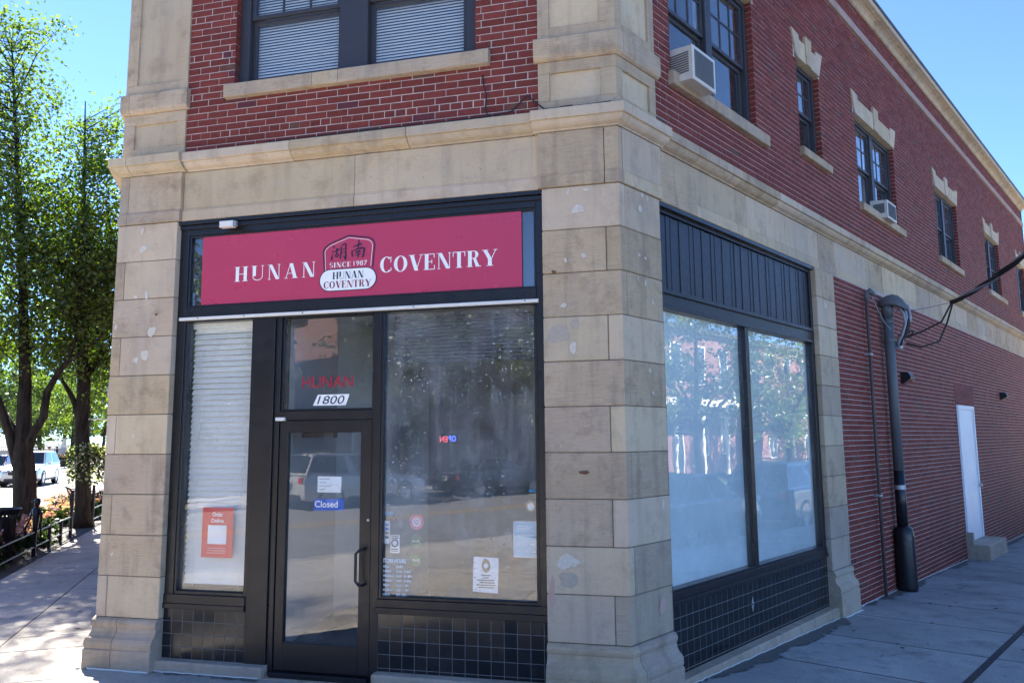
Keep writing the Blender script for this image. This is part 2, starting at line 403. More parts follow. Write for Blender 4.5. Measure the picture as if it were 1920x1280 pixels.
# joint positions read along LD from the left corner of the front
us = [u-2.6 for u in us]
us = sorted(set([round(u, 3) for u in us]))
for a, b in zip(us[:-1], us[1:]):
    slab(left_walk, fl, a, b, -.1, 1.0, M['conc'], .006, 0.0, .0008, .008); slab(left_walk, fl, a, b, 1.0, 2.15, M['conc'], .006, 0.0, .0008, .008)
    if a > 4.0 and b < 14.5 and not (10.9 < a < 11.2):
        pass
    else: slab(left_walk, fl, a, b, 2.15, 4.16, M['conc'])
right_walk = ground_grid('sidewalk_right', fs_, fr(-3.2, 34, 24), [-.1, 2, 4.04], M['jointfill'], -.0045)
ss = [.85+1.27*k for k in range(-3, 26)]
for a, b in zip(ss[:-1], ss[1:]):
    slab(right_walk, fs_, a, b, -.02, 1.69, M['conc_side'], .0075, 0.0, .0008, .017); slab(right_walk, fs_, a, b, 1.735, 4.04, M['conc_side'], .0075, 0.0, .0008, .017)
tarj = ground_grid('tar_joint', fs_, fr(-3.2, 34, 24), [1.685, 1.74], M['tar'], .001)
# pavement in front of the chamfered corner
front_walk = MB()
fw = [Vector((XL+.2, -.0)), Vector((0.0, 0)), SD*(-2.9)+SN*4.04, Vector((1.6, -9.0)), Vector((-1.2, -10.2)), LP(-6.2, 4.16, 0).xy]
vv = [(p.x, p.y, .02-.03) for p in fw]
front_walk.add(vv, [tuple(range(len(vv)))])
front_walk = structure(front_walk.build('sidewalk_front', M['tar']))
def front_pt(u, v): return Vector((XL+u, -v))
def inpoly(p, poly):
    c = False; n = len(poly)
    for i in range(n):
        a, b = poly[i], poly[i-1]
        if (a.y > p.y) != (b.y > p.y) and p.x < (b.x-a.x)*(p.y-a.y)/(b.y-a.y)+a.x: c = not c
    return c
for i in range(0, 6):
    for j in range(0, 7):
        u0, u1, v0, v1 = .05+i*1.02, .05+(i+1)*1.02, .0+j*1.32, (j+1)*1.32
        q = [front_pt(a, b) for a, b in ((u0, v0), (u1, v0), (u1, v1), (u0, v1))]
        if j < 4 or (all(inpoly(Vector((p.x*.999, p.y-.01)), fw) for p in q) and q[1].x < 1.4):
            slab(front_walk, front_pt, u0, u1, v0, v1, M['conc'], .004, .003)

# ------------------------------------------------------------------ the corner building
B = empty('corner_building', (0, 0, 0), 'two-storey red brick corner building with sandstone trim and ground-floor restaurant', 'building')
COURSE, BL = .0658, .208
def lay(t0, t1, z0, z1, holes, vj=.0085, hj=.0085, header_rows=(2,), flem=lambda k: k > 2 and k % 6 == 2):
    out = []; k = 0; z = z0
    while z+.04 < z1:
        za, zb = z+hj/2, min(z+COURSE-hj/2, z1); zm = (za+zb)/2
        iv = [(t0, t1, za, zb)]
        for h in holes:
            nv = []
            for a, b, c, d in iv:
                if h[3] <= c or h[2] >= d or h[1] <= a or h[0] >= b: nv.append((a, b, c, d)); continue
                if h[0]-a > .02: nv.append((a, h[0], c, d))
                if b-h[1] > .02: nv.append((h[1], b, c, d))
                p_, q_ = max(a, h[0]), min(b, h[1])
                if h[2]-c > .018: nv.append((p_, q_, c, h[2]-.004))
                if d-h[3] > .018: nv.append((p_, q_, h[3]+.004, d))
            iv = nv
        cuts = []
        if k in header_rows: x = t0-.05; step = [BL/2]
        elif flem(k): x = t0-.16; step = [BL, BL/2]
        else: x = t0-BL+(.02 if k % 2 else .124); step = [BL]
        i = 0
        while x < t1: cuts.append(x); x += step[i % len(step)]+rng.uniform(-.002, .002); i += 1
        for a, b, zc, zd in iv:
            c = [a]+[x for x in cuts if a+.035 < x < b-.035]+[b]
            for p, q in zip(c[:-1], c[1:]):
                out.append((p+(vj/2 if p != a else .001), q-(vj/2 if q != b else .001), zc, zd, k))
        z += COURSE; k += 1
    return out
def wall_sheet(name, t0, t1, z0, z1, holes, o, depth, mat, parent):
    holes = [(h[0]-.008, h[1]+.008, h[2]-.008, h[3]+.008) for h in holes]
    mb = MB(); ts = sorted(set([t0, t1]+[min(max(x, t0), t1) for h in holes for x in h[:2]])); zs = sorted(set([z0, z1]+[min(max(x, z0), z1) for h in holes for x in h[2:4]]))
    n = nrm((t0+t1)/2); inh = lambda t, z: any(h[0] < t < h[1] and h[2] < z < h[3] for h in holes)
    for a, b in zip(ts[:-1], ts[1:]):
        for c, d in zip(zs[:-1], zs[1:]):
            if not inh((a+b)/2, (c+d)/2):
                mb.add([P(a, o, c, n), P(b, o, c, n), P(b, o, d, n), P(a, o, d, n)], [(0, 1, 2, 3)])
    for h in holes:
        a, b, c, d = max(h[0], t0), min(h[1], t1), max(h[2], z0), min(h[3], z1)
        for (ta, za), (tb, zb) in (((a, c), (b, c)), ((b, c), (b, d)), ((b, d), (a, d)), ((a, d), (a, c))):
            mb.add([P(ta, o, za, n), P(tb, o, zb, n), P(tb, o-depth, zb, n), P(ta, o-depth, za, n)], [(0, 1, 2, 3)])
    return mb.build(name, mat, parent)
BO = -.015
FW = (-3.60, -1.22, 5.345, 6.86)
SW = [(.93, 2.78, 5.345, 6.86, 2), (4.05, 4.80, 5.53, 6.70, 1), (6.22, 8.10, 5.335, 6.66, 2), (10.72, 12.45, 5.335, 6.68, 2), (15.2, 16.85, 5.335, 6.68, 2), (19.35, 20.55, 5.335, 6.68, 2)]
SILL = [(.885, 3.0, 5.21, 5.345), (4.02, 5.0, 5.42, 5.53), (6.2, 8.33, 5.215, 5.335), (10.65, 12.5, 5.215, 5.335), (15.15, 17.2, 5.215, 5.335), (19.3, 20.8, 5.215, 5.335)]
LINT = [(w[0]-.12, w[1]+.12, w[3], w[3]+.29) for w in SW]
fholes = [FW, (-3.68, -1.085, 5.21, 5.345), (-3.72, -1.10, 6.86, 7.15)]
sholes = [w[:4] for w in SW]+SILL+[(l[0]+.05, l[1]-.05, l[2], l[3]) for l in LINT]
front_wall = wall_sheet('front_wall', -4.12, -.64, 4.68, 8.46, [FW], BO-.006, .22, M['mortar'], B)
side_wall = wall_sheet('side_wall', .60, 21.0, 4.68, 8.46, [w[:4] for w in SW], BO-.006, .22, M['mortar'], B)
DOORH = (11.08, 12.45, -.2, 2.57)
low_wall = wall_sheet('ground_floor_wall', 4.86, 21.0, -.7, 4.10, [DOORH], BO-.004, .16, M['mortar'], B)
fb = lay(-4.105, -.662, 4.712, 8.44, fholes)
fb = [b for b in fb]
near = fb[:300]; rest = fb[300:]
BM = {}
def brick_mesh(L, H):
    key = (round(L, 2), round(H, 3))
    if key not in BM:
        mb = MB(); L, H, D, b = key[0], key[1], .10, .004
        ring = lambda l, h, y: [(-l/2, y, -h/2), (l/2, y, -h/2), (l/2, y, h/2), (-l/2, y, h/2)]
        vs = ring(L, H, -D)+ring(L, H, -b)+ring(L-2*b, H-2*b, 0); f = []
        for i in range(4):
            j = (i+1) % 4; f += [(i, i+4, j+4, j), (i+4, i+8, j+8, j+4)]
        f += [(8, 11, 10, 9), (0, 1, 2, 3)]
        mb.add(vs, f); me = bpy.data.meshes.new('brick'); me.from_pydata(mb.v, [], mb.f); me.materials.append(M['brick']); me.update(); BM[key] = me
    return BM[key]
for (a, b, za, zb, k) in near:
    me = brick_mesh(b-a, zb-za); c = P((a+b)/2, BO+rng.uniform(-.0015, .0015), (za+zb)/2)
    o = link('brick', me, front_wall, c, None, (rng.uniform(-.006, .006), rng.uniform(-.004, .004), math.pi+rng.uniform(-.006, .006)))
bw = MB()
def stuff_bricks(lst, vjit=.001):
    for (a, b, za, zb, k) in lst:
        bw.cbox(a, b, za, zb, -.11, BO+rng.uniform(-.0015, .0015), .004, rng.random())
stuff_bricks(rest)
stuff_bricks(lay(.615, 21.0, 4.712, 7.99, sholes)); stuff_bricks(lay(.615, 21.0, 8.13, 8.45, []))
stuff_bricks(lay(4.875, 21.0, -.55, 4.06, [DOORH], vj=.0055, hj=.0075, header_rows=(), flem=lambda k: k % 6 == 2))
bw.build('brickwork', M['brick_attr'], B, kind='stuff', attr=True)
# patch of newer brick above the side door
mb = MB()
for (a, b, za, zb, k) in lay(11.02, 12.6, 2.6, 3.0, [], vj=.006): mb.cbox(a, b, za, zb, -.05, BO+.004, .004, rng.random())
M['brick_patch'] = m_brick('newer_brick', True, (.20, .055, .055)); mb.build('brick_patch', M['brick_patch'], B, kind='stuff', attr=True)

# ---- piers of coursed sandstone
def blk(o0, o1, z0, z1, b=.005): return [(o0, z0), (o1-b, z0), (o1, z0+b), (o1, z1-b), (o1-b, z1), (o0, z1)]
CZ = [.45+.361*k for k in range(11)]
def stone(parent, prof, t0, t1, mat='stone', b=.005, name='stone'):
    mb = MB(); mb.run(prof, t0, t1, b); return mb.build(name, M[mat], parent)
G = .0032
BASEP = lambda zb: [(-.2, zb), (.085, zb), (.085, .185), (.072, .195), (.080, .215), (.080, .25), (.068, .28), (.045, .30), (.026, .33), (.020, .37), (.030, .385), (.034, .405), (.026, .43), (.004, .447), (-.2, .447)]
def pier(name, t0, t1, joints_even, joints_odd, base_joints, zb=-.1):
    mb = MB(); mb.run([(-.24, zb), (-.012, zb), (-.012, 4.06), (-.24, 4.06)], t0+.006, t1-.006)
    p = mb.build(name, M['joint'], B)
    for k in range(10):
        js = [t0]+list(joints_even if (9-k) % 2 == 0 else joints_odd)+[t1]
        z0, z1 = CZ[k]+G, CZ[k+1]-G
        for a, b in zip(js[:-1], js[1:]):
            a2, b2 = a+(G if a != t0 else 0), b-(G if b != t1 else 0); e = rng.uniform(-.003, .003)
            smooth = rng.random() < .3
            stone(p, blk(-.23, e, z0, z1), a2, b2, 'stone_pale' if smooth else ('stone_base' if k < 2 and rng.random() < .6 else 'stone'))
    js = [t0]+list(base_joints)+[t1]
    for a, b in zip(js[:-1], js[1:]):
        stone(p, BASEP(zb), a+(G if a != t0 else 0), b-(G if b != t1 else 0), 'stone_base', 0)
    return p
pierR = pier('stone_pier', -.64, .63, (.08,), (-.115,), (.085,))
pierL = pier('stone_pier', -5.5, -4.145, (-5.2,), (-4.70,), (-4.55,))
pierS = pier('stone_pier', 4.25, 4.875, (), (), (), -.25)

# ---- entablature between the storeys
PR = [(-.64-.03, .66), (-5.55, -4.115), ]
ent = MB(); ent.run([(-.24, 4.062), (-.05, 4.062), (-.05, 4.69), (-.24, 4.69)], -18, 20.98); ent = ent.build('entablature', M['joint'], B)
ARCH = lambda o: [(-.24, 4.063), (o+.006, 4.063), (o+.012, 4.068), (o+.012, 4.160), (o+.004, 4.166), (o+.004, 4.176), (o, 4.180), (-.24, 4.180)]
FRZ = lambda o: blk(-.24, o, 4.181, 4.538, .004)
def COR(o):
    return [(-.24, 4.542), (o+.012, 4.542), (o+.016, 4.552), (o+.03, 4.556), (o+.055, 4.566), (o+.075, 4.583), (o+.085, 4.600), (o+.088, 4.612), (o+.108, 4.613), (o+.112, 4.618), (o+.112, 4.694), (o+.107, 4.70), (o-.02, 4.712), (-.24, 4.712)]
def runs(parent, profs, js, o, mat='stone'):
    for a, b in zip(js[:-1], js[1:]):
        mm = mat if mat != 'stone' else ('stone_pale' if rng.random() < .4 else 'stone')
        for pf in profs: stone(parent, pf(o+rng.uniform(-.0025, .0025)), a+.003, b-.003, mm, 0)
runs(ent, (ARCH, FRZ), [-.67, -.115, .06, .665], 0)
runs(ent, (COR,), [-.71, .06, .70], 0)
runs(ent, (ARCH, FRZ), [-5.56, -4.70, -4.115], 0); runs(ent, (COR,), [-5.6, -4.66, -4.075], 0)
runs(ent, (ARCH, FRZ), [-4.115, -2.35, -.67], -.035); runs(ent, (COR,), [-4.075, -2.95, -1.82, -.71], -.035)
js = [.665, 1.33, 2.45, 3.45, 4.47, 5.04, 6.28, 7.07, 8.0, 8.9]; x = 9.8
while x < 20.6: js.append(x); x += rng.uniform(.75, 1.1)
js.append(20.98); runs(ent, (ARCH, FRZ), js, -.03)
js = [.70, 1.26, 2.15, 3.09, 3.72]; x = 4.5
while x < 20.4: js.append(x); x += rng.uniform(.8, 1.15)
js.append(20.98); runs(ent, (COR,), js, -.03)
runs(ent, (ARCH, FRZ, COR), [-18, -14, -10, -7.5, -5.6], -.035)

# ---- upper piers: panelled pedestal, belt, panelled shaft
def upper_pier(name, t0, t1, corner, ca, cb):
    mb = MB(); mb.run([(-.24, 4.712), (-.022, 4.712), (-.022, 8.1), (-.24, 8.1)], t0+.004, t1-.004)
    p = mb.build(name, M['stone_pale'], B)
    front_l, front_r = (t0, ca) if corner == 0 else (cb, t1)
    for z0, z1, zl, zh in ((4.714, 5.158, 4.815, 5.055), (5.362, 8.0, 5.465, 7.85)):
        st = lambda a, b, c, d: stone(p, blk(-.1, 0, c, d, .003), a, b, 'stone', .003)
        st(t0, t1, z0, zl-.001); st(t0, t1, zh+.001, z1)
        st(t0, t0+.10, zl, zh); st(ca, cb, zl, zh); st(t1-.10, t1, zl, zh)
    BELT = [(-.2, 5.16), (.012, 5.16), (.03, 5.172), (.042, 5.20), (.042, 5.35), (.034, 5.36), (-.2, 5.362)]
    mid = .06 if corner == 0 else -4.72
    stone(p, BELT, t0-.03, mid-.002, 'stone', 0); stone(p, BELT, mid+.002, t1+.03, 'stone', 0)
    return p
upper_pier('upper_stone_pier', -.66, .62, 0, -.13, .10); upper_pier('upper_stone_pier', -5.45, -4.105, 1, -4.90, -4.68)

# ---- sills, lintels, string course, roof cornice
def sill(tt, name='window_sill', split=()):
    js = [tt[0]]+list(split)+[tt[1]]
    for a, b in zip(js[:-1], js[1:]):
        mb = MB(); mb.run([(-.2, tt[2]), (.034, tt[2]), (.04, tt[2]+.006), (.04, tt[3]-.012), (.03, tt[3]-.004), (-.2, tt[3]+.006)], a+.002, b-.002); mb.build(name, M['stone'], B)
sill((-3.68, -1.085, 5.21, 5.345), split=(-2.76, -2.50))
for s_ in SILL: sill(s_, split=((s_[0]+s_[1])/2,) if s_[1]-s_[0] > 1.5 else ())
mb = MB(); mb.pbox(-3.72, -1.10, 6.86, 7.15, -.2, .0); mb.build('window_lintel', M['stone'], B)
def lintel(t0, t1, z0):
    n = SN; mb0 = MB(); mb0.pbox(t0-.02, t1+.02, z0+.003, z0+.25, -.15, -.008); L = mb0.build('window_lintel', M['joint'], B)
    k = max(3, int(round((t1-t0)/.21))); k += (k+1) % 2; wd = (t1-t0)/k; tc = (t0+t1)/2; fl_ = .11
    for i in range(k):
        a, b = t0+i*wd, t0+(i+1)*wd; top = z0+.255; o = .006; A = lambda x: x+(x-tc)/(t1-t0)*2*fl_
        if i in (0, k-1): top = z0+.335
        if i == k//2 and k > 3: top = z0+.365; o = .02
        hgt = (top-z0)/.255; sc = lambda x: x+(A(x)-x)*hgt
        mb = MB(); q = [(a+.002, z0), (b-.002, z0), (sc(b)-.002, top), (sc(a)+.002, top)]
        if i in (0, k-1) and k > 3:
            q[2 if i == 0 else 3] = ((A(b) if i == 0 else A(a)), top-.02 if i else top-.02)
        vs = [P(t, -.1, z, n) for t, z in q]+[P(t, o, z, n) for t, z in q]
        mb.add(vs, [(3, 2, 1, 0), (4, 5, 6, 7), (0, 1, 5, 4), (1, 2, 6, 5), (2, 3, 7, 6), (3, 0, 4, 7)])
        mb.build('voussoir', M['stone_pale'], L)
for w_ in SW: lintel(w_[0], w_[1], w_[3])
mb = MB(); mb.run([(-.2, 8.0), (.012, 8.0), (.02, 8.01), (.02, 8.115), (.012, 8.13), (-.2, 8.13)], -18, 21.0); sc_ = mb.build('string_course', M['band'], B)
rc = MB(); rc.run([(-.3, 8.44), (-.01, 8.44), (-.01, 8.66), (-.3, 8.66)], -18, 20.99); rc = rc.build('roof_cornice', M['joint'], B)
x = -9.0; js = []
while x < 20: js.append(x); x += rng.uniform(1.0, 1.5)
js = [-18]+js+[21.02]
for a, b in zip(js[:-1], js[1:]):
    stone(rc, [(-.25, 8.44), (.004, 8.44), (.02, 8.45), (.03, 8.48), (.05, 8.505), (.09, 8.525), (.12, 8.53), (.125, 8.54), (-.25, 8.54)], a+.002, b-.002, 'stone', 0)
    stone(rc, [(-.25, 8.542), (.14, 8.542), (.165, 8.55), (.165, 8.635), (.15, 8.64), (-.25, 8.64)], a+.3, b+.296 if b < 21 else b, 'stone_pale', 0)
mb = MB(); mb.run([(-.35, 8.64), (.175, 8.64), (.18, 8.645), (.18, 8.685), (.17, 8.692), (-.35, 8.692)], -18, 21.03); mb.build('coping', M['sash'], rc)

# ---- hidden shell: roof, back, left wall, floors (keeps daylight out)
pts = [base(-18).xy if hasattr(base(-18), 'xy') else base(-18), Vector((XL, 0)), Vector((0, 0)), SD*21, SD*21+Vector((-16, 9)), base(-18)+Vector((6, 9))]
pin = [Vector((p.x, p.y)) for p in pts]
def inset(p, d):
    c = sum(pin, Vector((0, 0)))/len(pin); return p+(c-p).normalized()*d
pin2 = [inset(p, .22) for p in pin]
mb = MB()
for z in (8.42, 4.45):
    mb.add([(p.x, p.y, z) for p in pin2], [tuple(range(6))])
for i in (2, 3, 4): pass
for i, j in ((3, 4), (4, 5), (5, 0)):
    a, b = pin[i], pin[j]; mb.add([(a.x, a.y, -.6), (b.x, b.y, -.6), (b.x, b.y, 8.5), (a.x, a.y, 8.5)], [(0, 1, 2, 3)])
mb.build('roof_and_rear_wall', M['dark_int'], B)
mb = MB(); n = LN
mb.add([P(-18, -.04, -.4, n), P(-5.2, -.04, -.4, n), P(-5.2, -.04, 8.5, n), P(-18, -.04, 8.5, n)], [(0, 1, 2, 3)]); mb.build('street_wall', M['brick_attr'], B, attr=True)

# ------------------------------------------------------------------ windows
def strips(mb, rects, o0, o1, b=.003):
    for a, b_, c, d in rects: mb.cbox(a, b_, c, d, o0, o1, b)
def dh_window(t0, t1, z0, z1, units, o=-.085, mull=.14, grid=(3, 2), blind=None, fw=.06, curtain=None):
    mb = MB(); strips(mb, [(t0, t0+fw, z0, z1), (t1-fw, t1, z0, z1), (t0+fw, t1-fw, z1-fw, z1), (t0+fw, t1-fw, z0, z0+.045)], o-.1, o)
    iw = (t1-t0-2*fw-(units-1)*mull)/units; us = []
    for i in range(units):
        a = t0+fw+i*(iw+mull); us.append((a, a+iw))
        if i: strips(mb, [(a-mull, a, z0+.045, z1-fw)], o-.1, o+.004)
    W = mb.build('window', M['sash'], B); zi0, zi1 = z0+.045, z1-fw; zm = zi0+(zi1-zi0)*.47
    for a, b in us:
        r = .045
        up = MB(); strips(up, [(a, a+r, zm, zi1), (b-r, b, zm, zi1), (a+r, b-r, zi1-r, zi1), (a+r, b-r, zm, zm+.04)], o-.06, o-.025); up.build('sash', M['sash'], W)
        lo = MB(); strips(lo, [(a, a+r, zi0, zm), (b-r, b, zi0, zm), (a+r, b-r, zm-.04, zm), (a+r, b-r, zi0, zi0+.065)], o-.095, o-.06); lo.build('sash', M['sash'], W)
        g1 = MB(); g1.pbox(a+r-.005, b-r+.005, zm+.035, zi1-r+.005, o-.045, o-.041); g1.build('pane', M['glass_up'], W)
        g2 = MB(); g2.pbox(a+r-.005, b-r+.005, zi0+.06, zm-.035, o-.080, o-.076); g2.build('pane', M['glass_up'], W)
        mu = MB(); nc, nr = grid
        for k in range(1, nc):
            x = a+r+(b-a-2*r)*k/nc; mu.pbox(x-.009, x+.009, zm+.04, zi1-r, o-.052, o-.034)
        for k in range(1, nr):
            z = zm+.04+(zi1-r-zm-.04)*k/nr; mu.pbox(a+r, b-r, z-.009, z+.009, o-.0515, o-.0345)
        mu.build('muntin_grid', M['sash'], W)
        bl = MB(); zb = zi0 if blind is None else zi0+(zi1-zi0)*blind; z = zi1; nn = nrm((a+b)/2)
        if blind is not None:
            while z > zb:
                bl.add([P(a+.01, o-.135, z, nn), P(b-.01, o-.135, z, nn), P(b-.01, o-.118, z-.0268, nn), P(a+.01, o-.118, z-.0268, nn)], [(0, 1, 2, 3)]); z -= .029
            bl.build('blind', M['slat'], W, kind='stuff')
        if curtain: 
            cu_ = MB(); k = 24; vs = []
            for q in range(k+1):
                t = a+(b-a)*curtain*q/k; vs += [P(t, o-.2+.02*math.sin(q*1.9), zi0, nn), P(t, o-.2+.02*math.sin(q*1.9), zi1, nn)]
            cu_.add(vs, [(2*q, 2*q+2, 2*q+3, 2*q+1) for q in range(k)]); cu_.build('curtain', M['slat'], W)
    return W
dh_window(*FW, 2, mull=.28, blind=0.0, fw=.10)
for i, w_ in enumerate(SW):
    dh_window(*w_[:4], w_[4], mull=.13, blind=(None, .55, None, .3, None, .6)[i], curtain=(.45, None, .6, None, .5, None)[i], fw=.055)

# ------------------------------------------------------------------ front shopfront
FO = -.065                     # face of the black frame
def bars(name, rects, o0, o1, mat, parent, b=.003):
    mb = MB(); strips(mb, rects, o0, o1, b); return mb.build(name, mat, parent)
def pane(name, t0, t1, z0, z1, o, mat, parent):
    mb = MB(); mb.pbox(t0, t1, z0, z1, o-.006, o); return mb.build(name, mat, parent)
sf = bars('shopfront_frame', [(-4.145, -4.055, .54, 4.05), (-.708, -.640, .585, 4.05), (-4.055, -.708, 3.93, 4.05), (-4.055, -.708, 3.10, 3.245)], -.2, FO, M['black'], B)
bars('fascia_trim', [(-4.14, -.645, 4.025, 4.058)], FO, FO+.045, M['black'], sf)
bars('fascia_trim', [(-4.14, -.645, 3.985, 4.022)], FO, FO+.02, M['black'], sf)
bars('glazing_bead', [(-4.055, -4.035, 3.245, 3.93), (-.728, -.708, 3.245, 3.93), (-4.035, -.728, 3.91, 3.93), (-4.035, -.728, 3.245, 3.26)], -.1, FO-.012, M['black'], sf)
M['signglass'] = m_glass('sign_box_glass', .06, refl=2.0)
pane('transom_pane', -4.05, -.71, 3.25, 3.925, -.104, M['signglass'], sf)
bars('sign_box_back', [(-4.06, -.70, 3.22, 3.95)], -.19, -.15, M['blackboard'], sf)
st_ = bars('metal_strip', [(-4.105, -.688, 3.116, 3.144)], FO, FO+.03, M['metal'], sf, .004)
mb = MB()
for x in (-3.9, -3.42, -2.83, -1.78, -.8): mb.lathe((x, -(FO+.03), 3.131), [(0.0001, -.003), (.006, -.003), (.006, .001)], 8, axis='y')
mb.build('screws', M['iron'], st_)
# left window
lw = bars('shop_window', [(-4.055, -4.03, .66, 3.10), (-3.355, -3.325, .66, 3.10), (-4.03, -3.355, .66, .69)], -.15, FO-.01, M['black'], B)
pane('pane', -4.04, -3.345, .68, 3.105, -.115, M['glass'], lw)
bars('window_rail', [(-4.145, -3.325, .585, .662)], -.2, FO+.012, M['bronze'], lw); bars('window_rail', [(-4.145, -3.325, .54, .585)], -.2, FO+.02, M['bronze'], lw)
# wide mullion, door frame
df = bars('door_frame', [(-3.325, -3.115, .03, 3.10), (-2.158, -2.085, .03, 3.10), (-3.055, -2.158, 2.185, 2.262)], -.2, FO, M['bronze'], B)
bars('door_frame_stop', [(-3.115, -3.093, .03, 3.10)], -.2, FO-.02, M['black'], df); bars('door_frame_stop', [(-3.093, -3.055, .03, 3.10)], -.2, FO-.008, M['bronze'], df)
bars('door_threshold', [(-3.055, -2.158, .02, .068)], -.25, -.02, M['bronze'], df)
tw = bars('transom_window', [(-3.055, -3.035, 2.262, 3.10), (-2.178, -2.158, 2.262, 3.10), (-3.035, -2.178, 2.262, 2.28), (-3.035, -2.178, 3.085, 3.10)], -.14, FO-.03, M['bronze'], B)
pane('pane', -3.04, -2.17, 2.27, 3.095, -.11, M['glass'], tw)
door = bars('door', [(-3.050, -2.965, .072, 2.18), (-2.272, -2.164, .072, 2.18), (-2.965, -2.272, 2.072, 2.18), (-2.965, -2.272, .072, .303)], -.13, FO-.018, M['bronze'], B, .005)
pane('pane', -2.972, -2.265, .296, 2.08, -.108, M['glass'], door)
mb = MB(); mb.tube([P(-2.215, -.085, 1.095), P(-2.215, -.045, 1.10), P(-2.235, -.012, 1.092), P(-2.262, -.004, 1.065), P(-2.262, -.004, .845), P(-2.235, -.012, .812), P(-2.215, -.045, .805), P(-2.215, -.085, .81)], .0125, 8); mb.build('door_handle', M['iron'], door, smooth=True)
mb = MB(); mb.lathe((-2.19, .08, 1.335), [(.0001, -.006), (.011, -.004), (.013, .004)], 12, axis='y'); mb.build('lock', M['galv'], door)
bars('door_closer', [(-2.86, -2.55, 2.03, 2.085)], -.2, -.135, M['iron'], door)
# right window
rw = bars('shop_window', [(-2.085, -2.06, .70, 3.10), (-.735, -.708, .70, 3.10), (-2.06, -.735, .70, .722)], -.15, FO-.008, M['bronze'], B)
pane('pane', -2.075, -.72, .71, 3.105, -.115, M['glass_dirty'], rw)
bars('window_rail', [(-2.10, -.640, .635, .70)], -.2, FO+.010, M['bronze'], rw); bars('window_rail', [(-2.10, -.640, .585, .635)], -.2, FO+.018, M['bronze'], rw)

# ---- black tile skirting
TM = {}
def tiles(name, t0, t1, z0, z1, o, parent, pitch=.108):
    mb = MB(); mb.pbox(t0, t1, z0-.02, z1, -.2, o-.0011); p = mb.build(name, M['grout'], parent); n = nrm((t0+t1)/2)
    rot = math.pi if n == FN else math.atan2(SN.y, SN.x)-math.pi/2
    x = t0
    while x < t1-.012:
        x1 = min(x+pitch, t1); z = z1
        while z > z0+.012:
            zb = max(z-pitch, z0); L, H = round(x1-x-.005, 3), round(z-zb-.005, 3); key = (L, H)
            if key not in TM:
                q = MB(); ring = lambda l, h, y: [(-l/2, y, -h/2), (l/2, y, -h/2), (l/2, y, h/2), (-l/2, y, h/2)]
                vs = ring(L, H, -.008)+ring(L, H, -.0008)+ring(L-.002, H-.002, 0); f = []
                for i in range(4):
                    j = (i+1) % 4; f += [(i, i+4, j+4, j), (i+4, i+8, j+8, j+4)]
                f += [(8, 11, 10, 9)]
                me = bpy.data.meshes.new('tile'); me.from_pydata(vs, [], f); me.materials.append(M['tile']); me.update(); TM[key] = me
            link('tile', TM[key], p, P((x+x1)/2, o, (z+zb)/2, n), None, (rng.uniform(-.005, .005), 0, rot+rng.uniform(-.005, .005)))
            z = zb
        x = x1
    return p
tiles('tile_skirting', -4.165, -3.325, .115, .54, FO-.005, B); tiles('tile_skirting', -2.085, -.640, .125, .585, FO-.005, B)
# stone steps under the shop windows
def step(t0, t1, z1, zb, o1, js=()):
    j = [t0]+list(js)+[t1]
    for a, b in zip(j[:-1], j[1:]): stone(B, [(-.2, zb), (o1, zb), (o1, z1-.012), (o1-.012, z1), (-.2, z1+.006)], a+.002, b-.002, 'stone_base', 0, 'base_stone')
step(-4.145, -3.10, .112, -.1, .022); step(-2.10, -.64, .122, -.1, .022); step(-3.10, -2.10, .028, -.1, .03)

# ------------------------------------------------------------------ side shopfront
SO = -.06
ss_ = bars('side_shopfront_frame', [(.63, .70, .62, 4.05), (4.19, 4.25, .62, 4.05), (.70, 4.19, 3.985, 4.05), (.70, 4.19, 3.12, 3.27)], -.2, SO, M['black'], B)
bars('fascia_trim', [(.635, 4.245, 4.02, 4.058)], SO, SO+.04, M['black'], ss_); bars('fascia_trim', [(.70, 4.19, 3.255, 3.295)], SO, SO+.02, M['black'], ss_); bars('fascia_trim', [(.70, 4.19, 3.12, 3.15)], SO, SO+.018, M['black'], ss_)
bp = MB(); bp.pbox(.70, 4.19, 3.27, 3.985, -.2, SO-.045); bp = bp.build('fascia_boarding', M['blackboard'], B)
x = .70; i = 0
while x < 4.18:
    wd = (.15, .035, .045, .035, .12, .04)[i % 6]; x1 = min(4.19, x+wd)
    bars('board', [(x+.002, x1-.002, 3.275, 3.98)], SO-.05, SO-(.022 if i % 2 == 0 else .016)+rng.uniform(-.0015, .0015), M['blackboard'], bp, .004); x = x1; i += 1
sg = bars('side_shop_window', [(.70, .73, .72, 3.12), (4.16, 4.19, .72, 3.12), (2.335, 2.415, .72, 3.12), (.73, 2.335, .72, .745), (2.415, 4.16, .72, .745)], -.16, SO+.002, M['black'], B)
for a, b in ((.72, 2.345), (2.405, 4.17)):
    pane('pane', a, b, .735, 3.125, -.10, M['glass_side'], sg)
    mb = MB(); mb.pbox(a-.01, b+.01, .72, 3.125, -.150, -.146); mb.build('window_film', M['film'], sg)
bars('window_rail', [(.63, 4.25, .655, .72)], -.2, SO+.012, M['black'], sg); bars('window_rail', [(.63, 4.25, .62, .655)], -.2, SO+.022, M['black'], sg)
stl = tiles('side_tile_skirting', .63, 4.25, .055, .62, SO-.002, B)
mb = MB(); c = P(2.22, SO+.004, .40, SN); d = SD*.028
for sgn in (1, -1):
    q = [Vector((c.x, c.y, c.z+.005*sgn)), Vector((c.x+d.x, c.y+d.y, c.z+.005*sgn)), Vector((c.x, c.y, c.z+.075*sgn)), Vector((c.x-d.x, c.y-d.y, c.z+.005*sgn))]
    mb.add(q, [(0, 1, 2, 3)])
mb.build('tile_ornament', M['galv'], stl)
step(.60, 4.27, .055, -.25, .045, (1.9, 3.2))
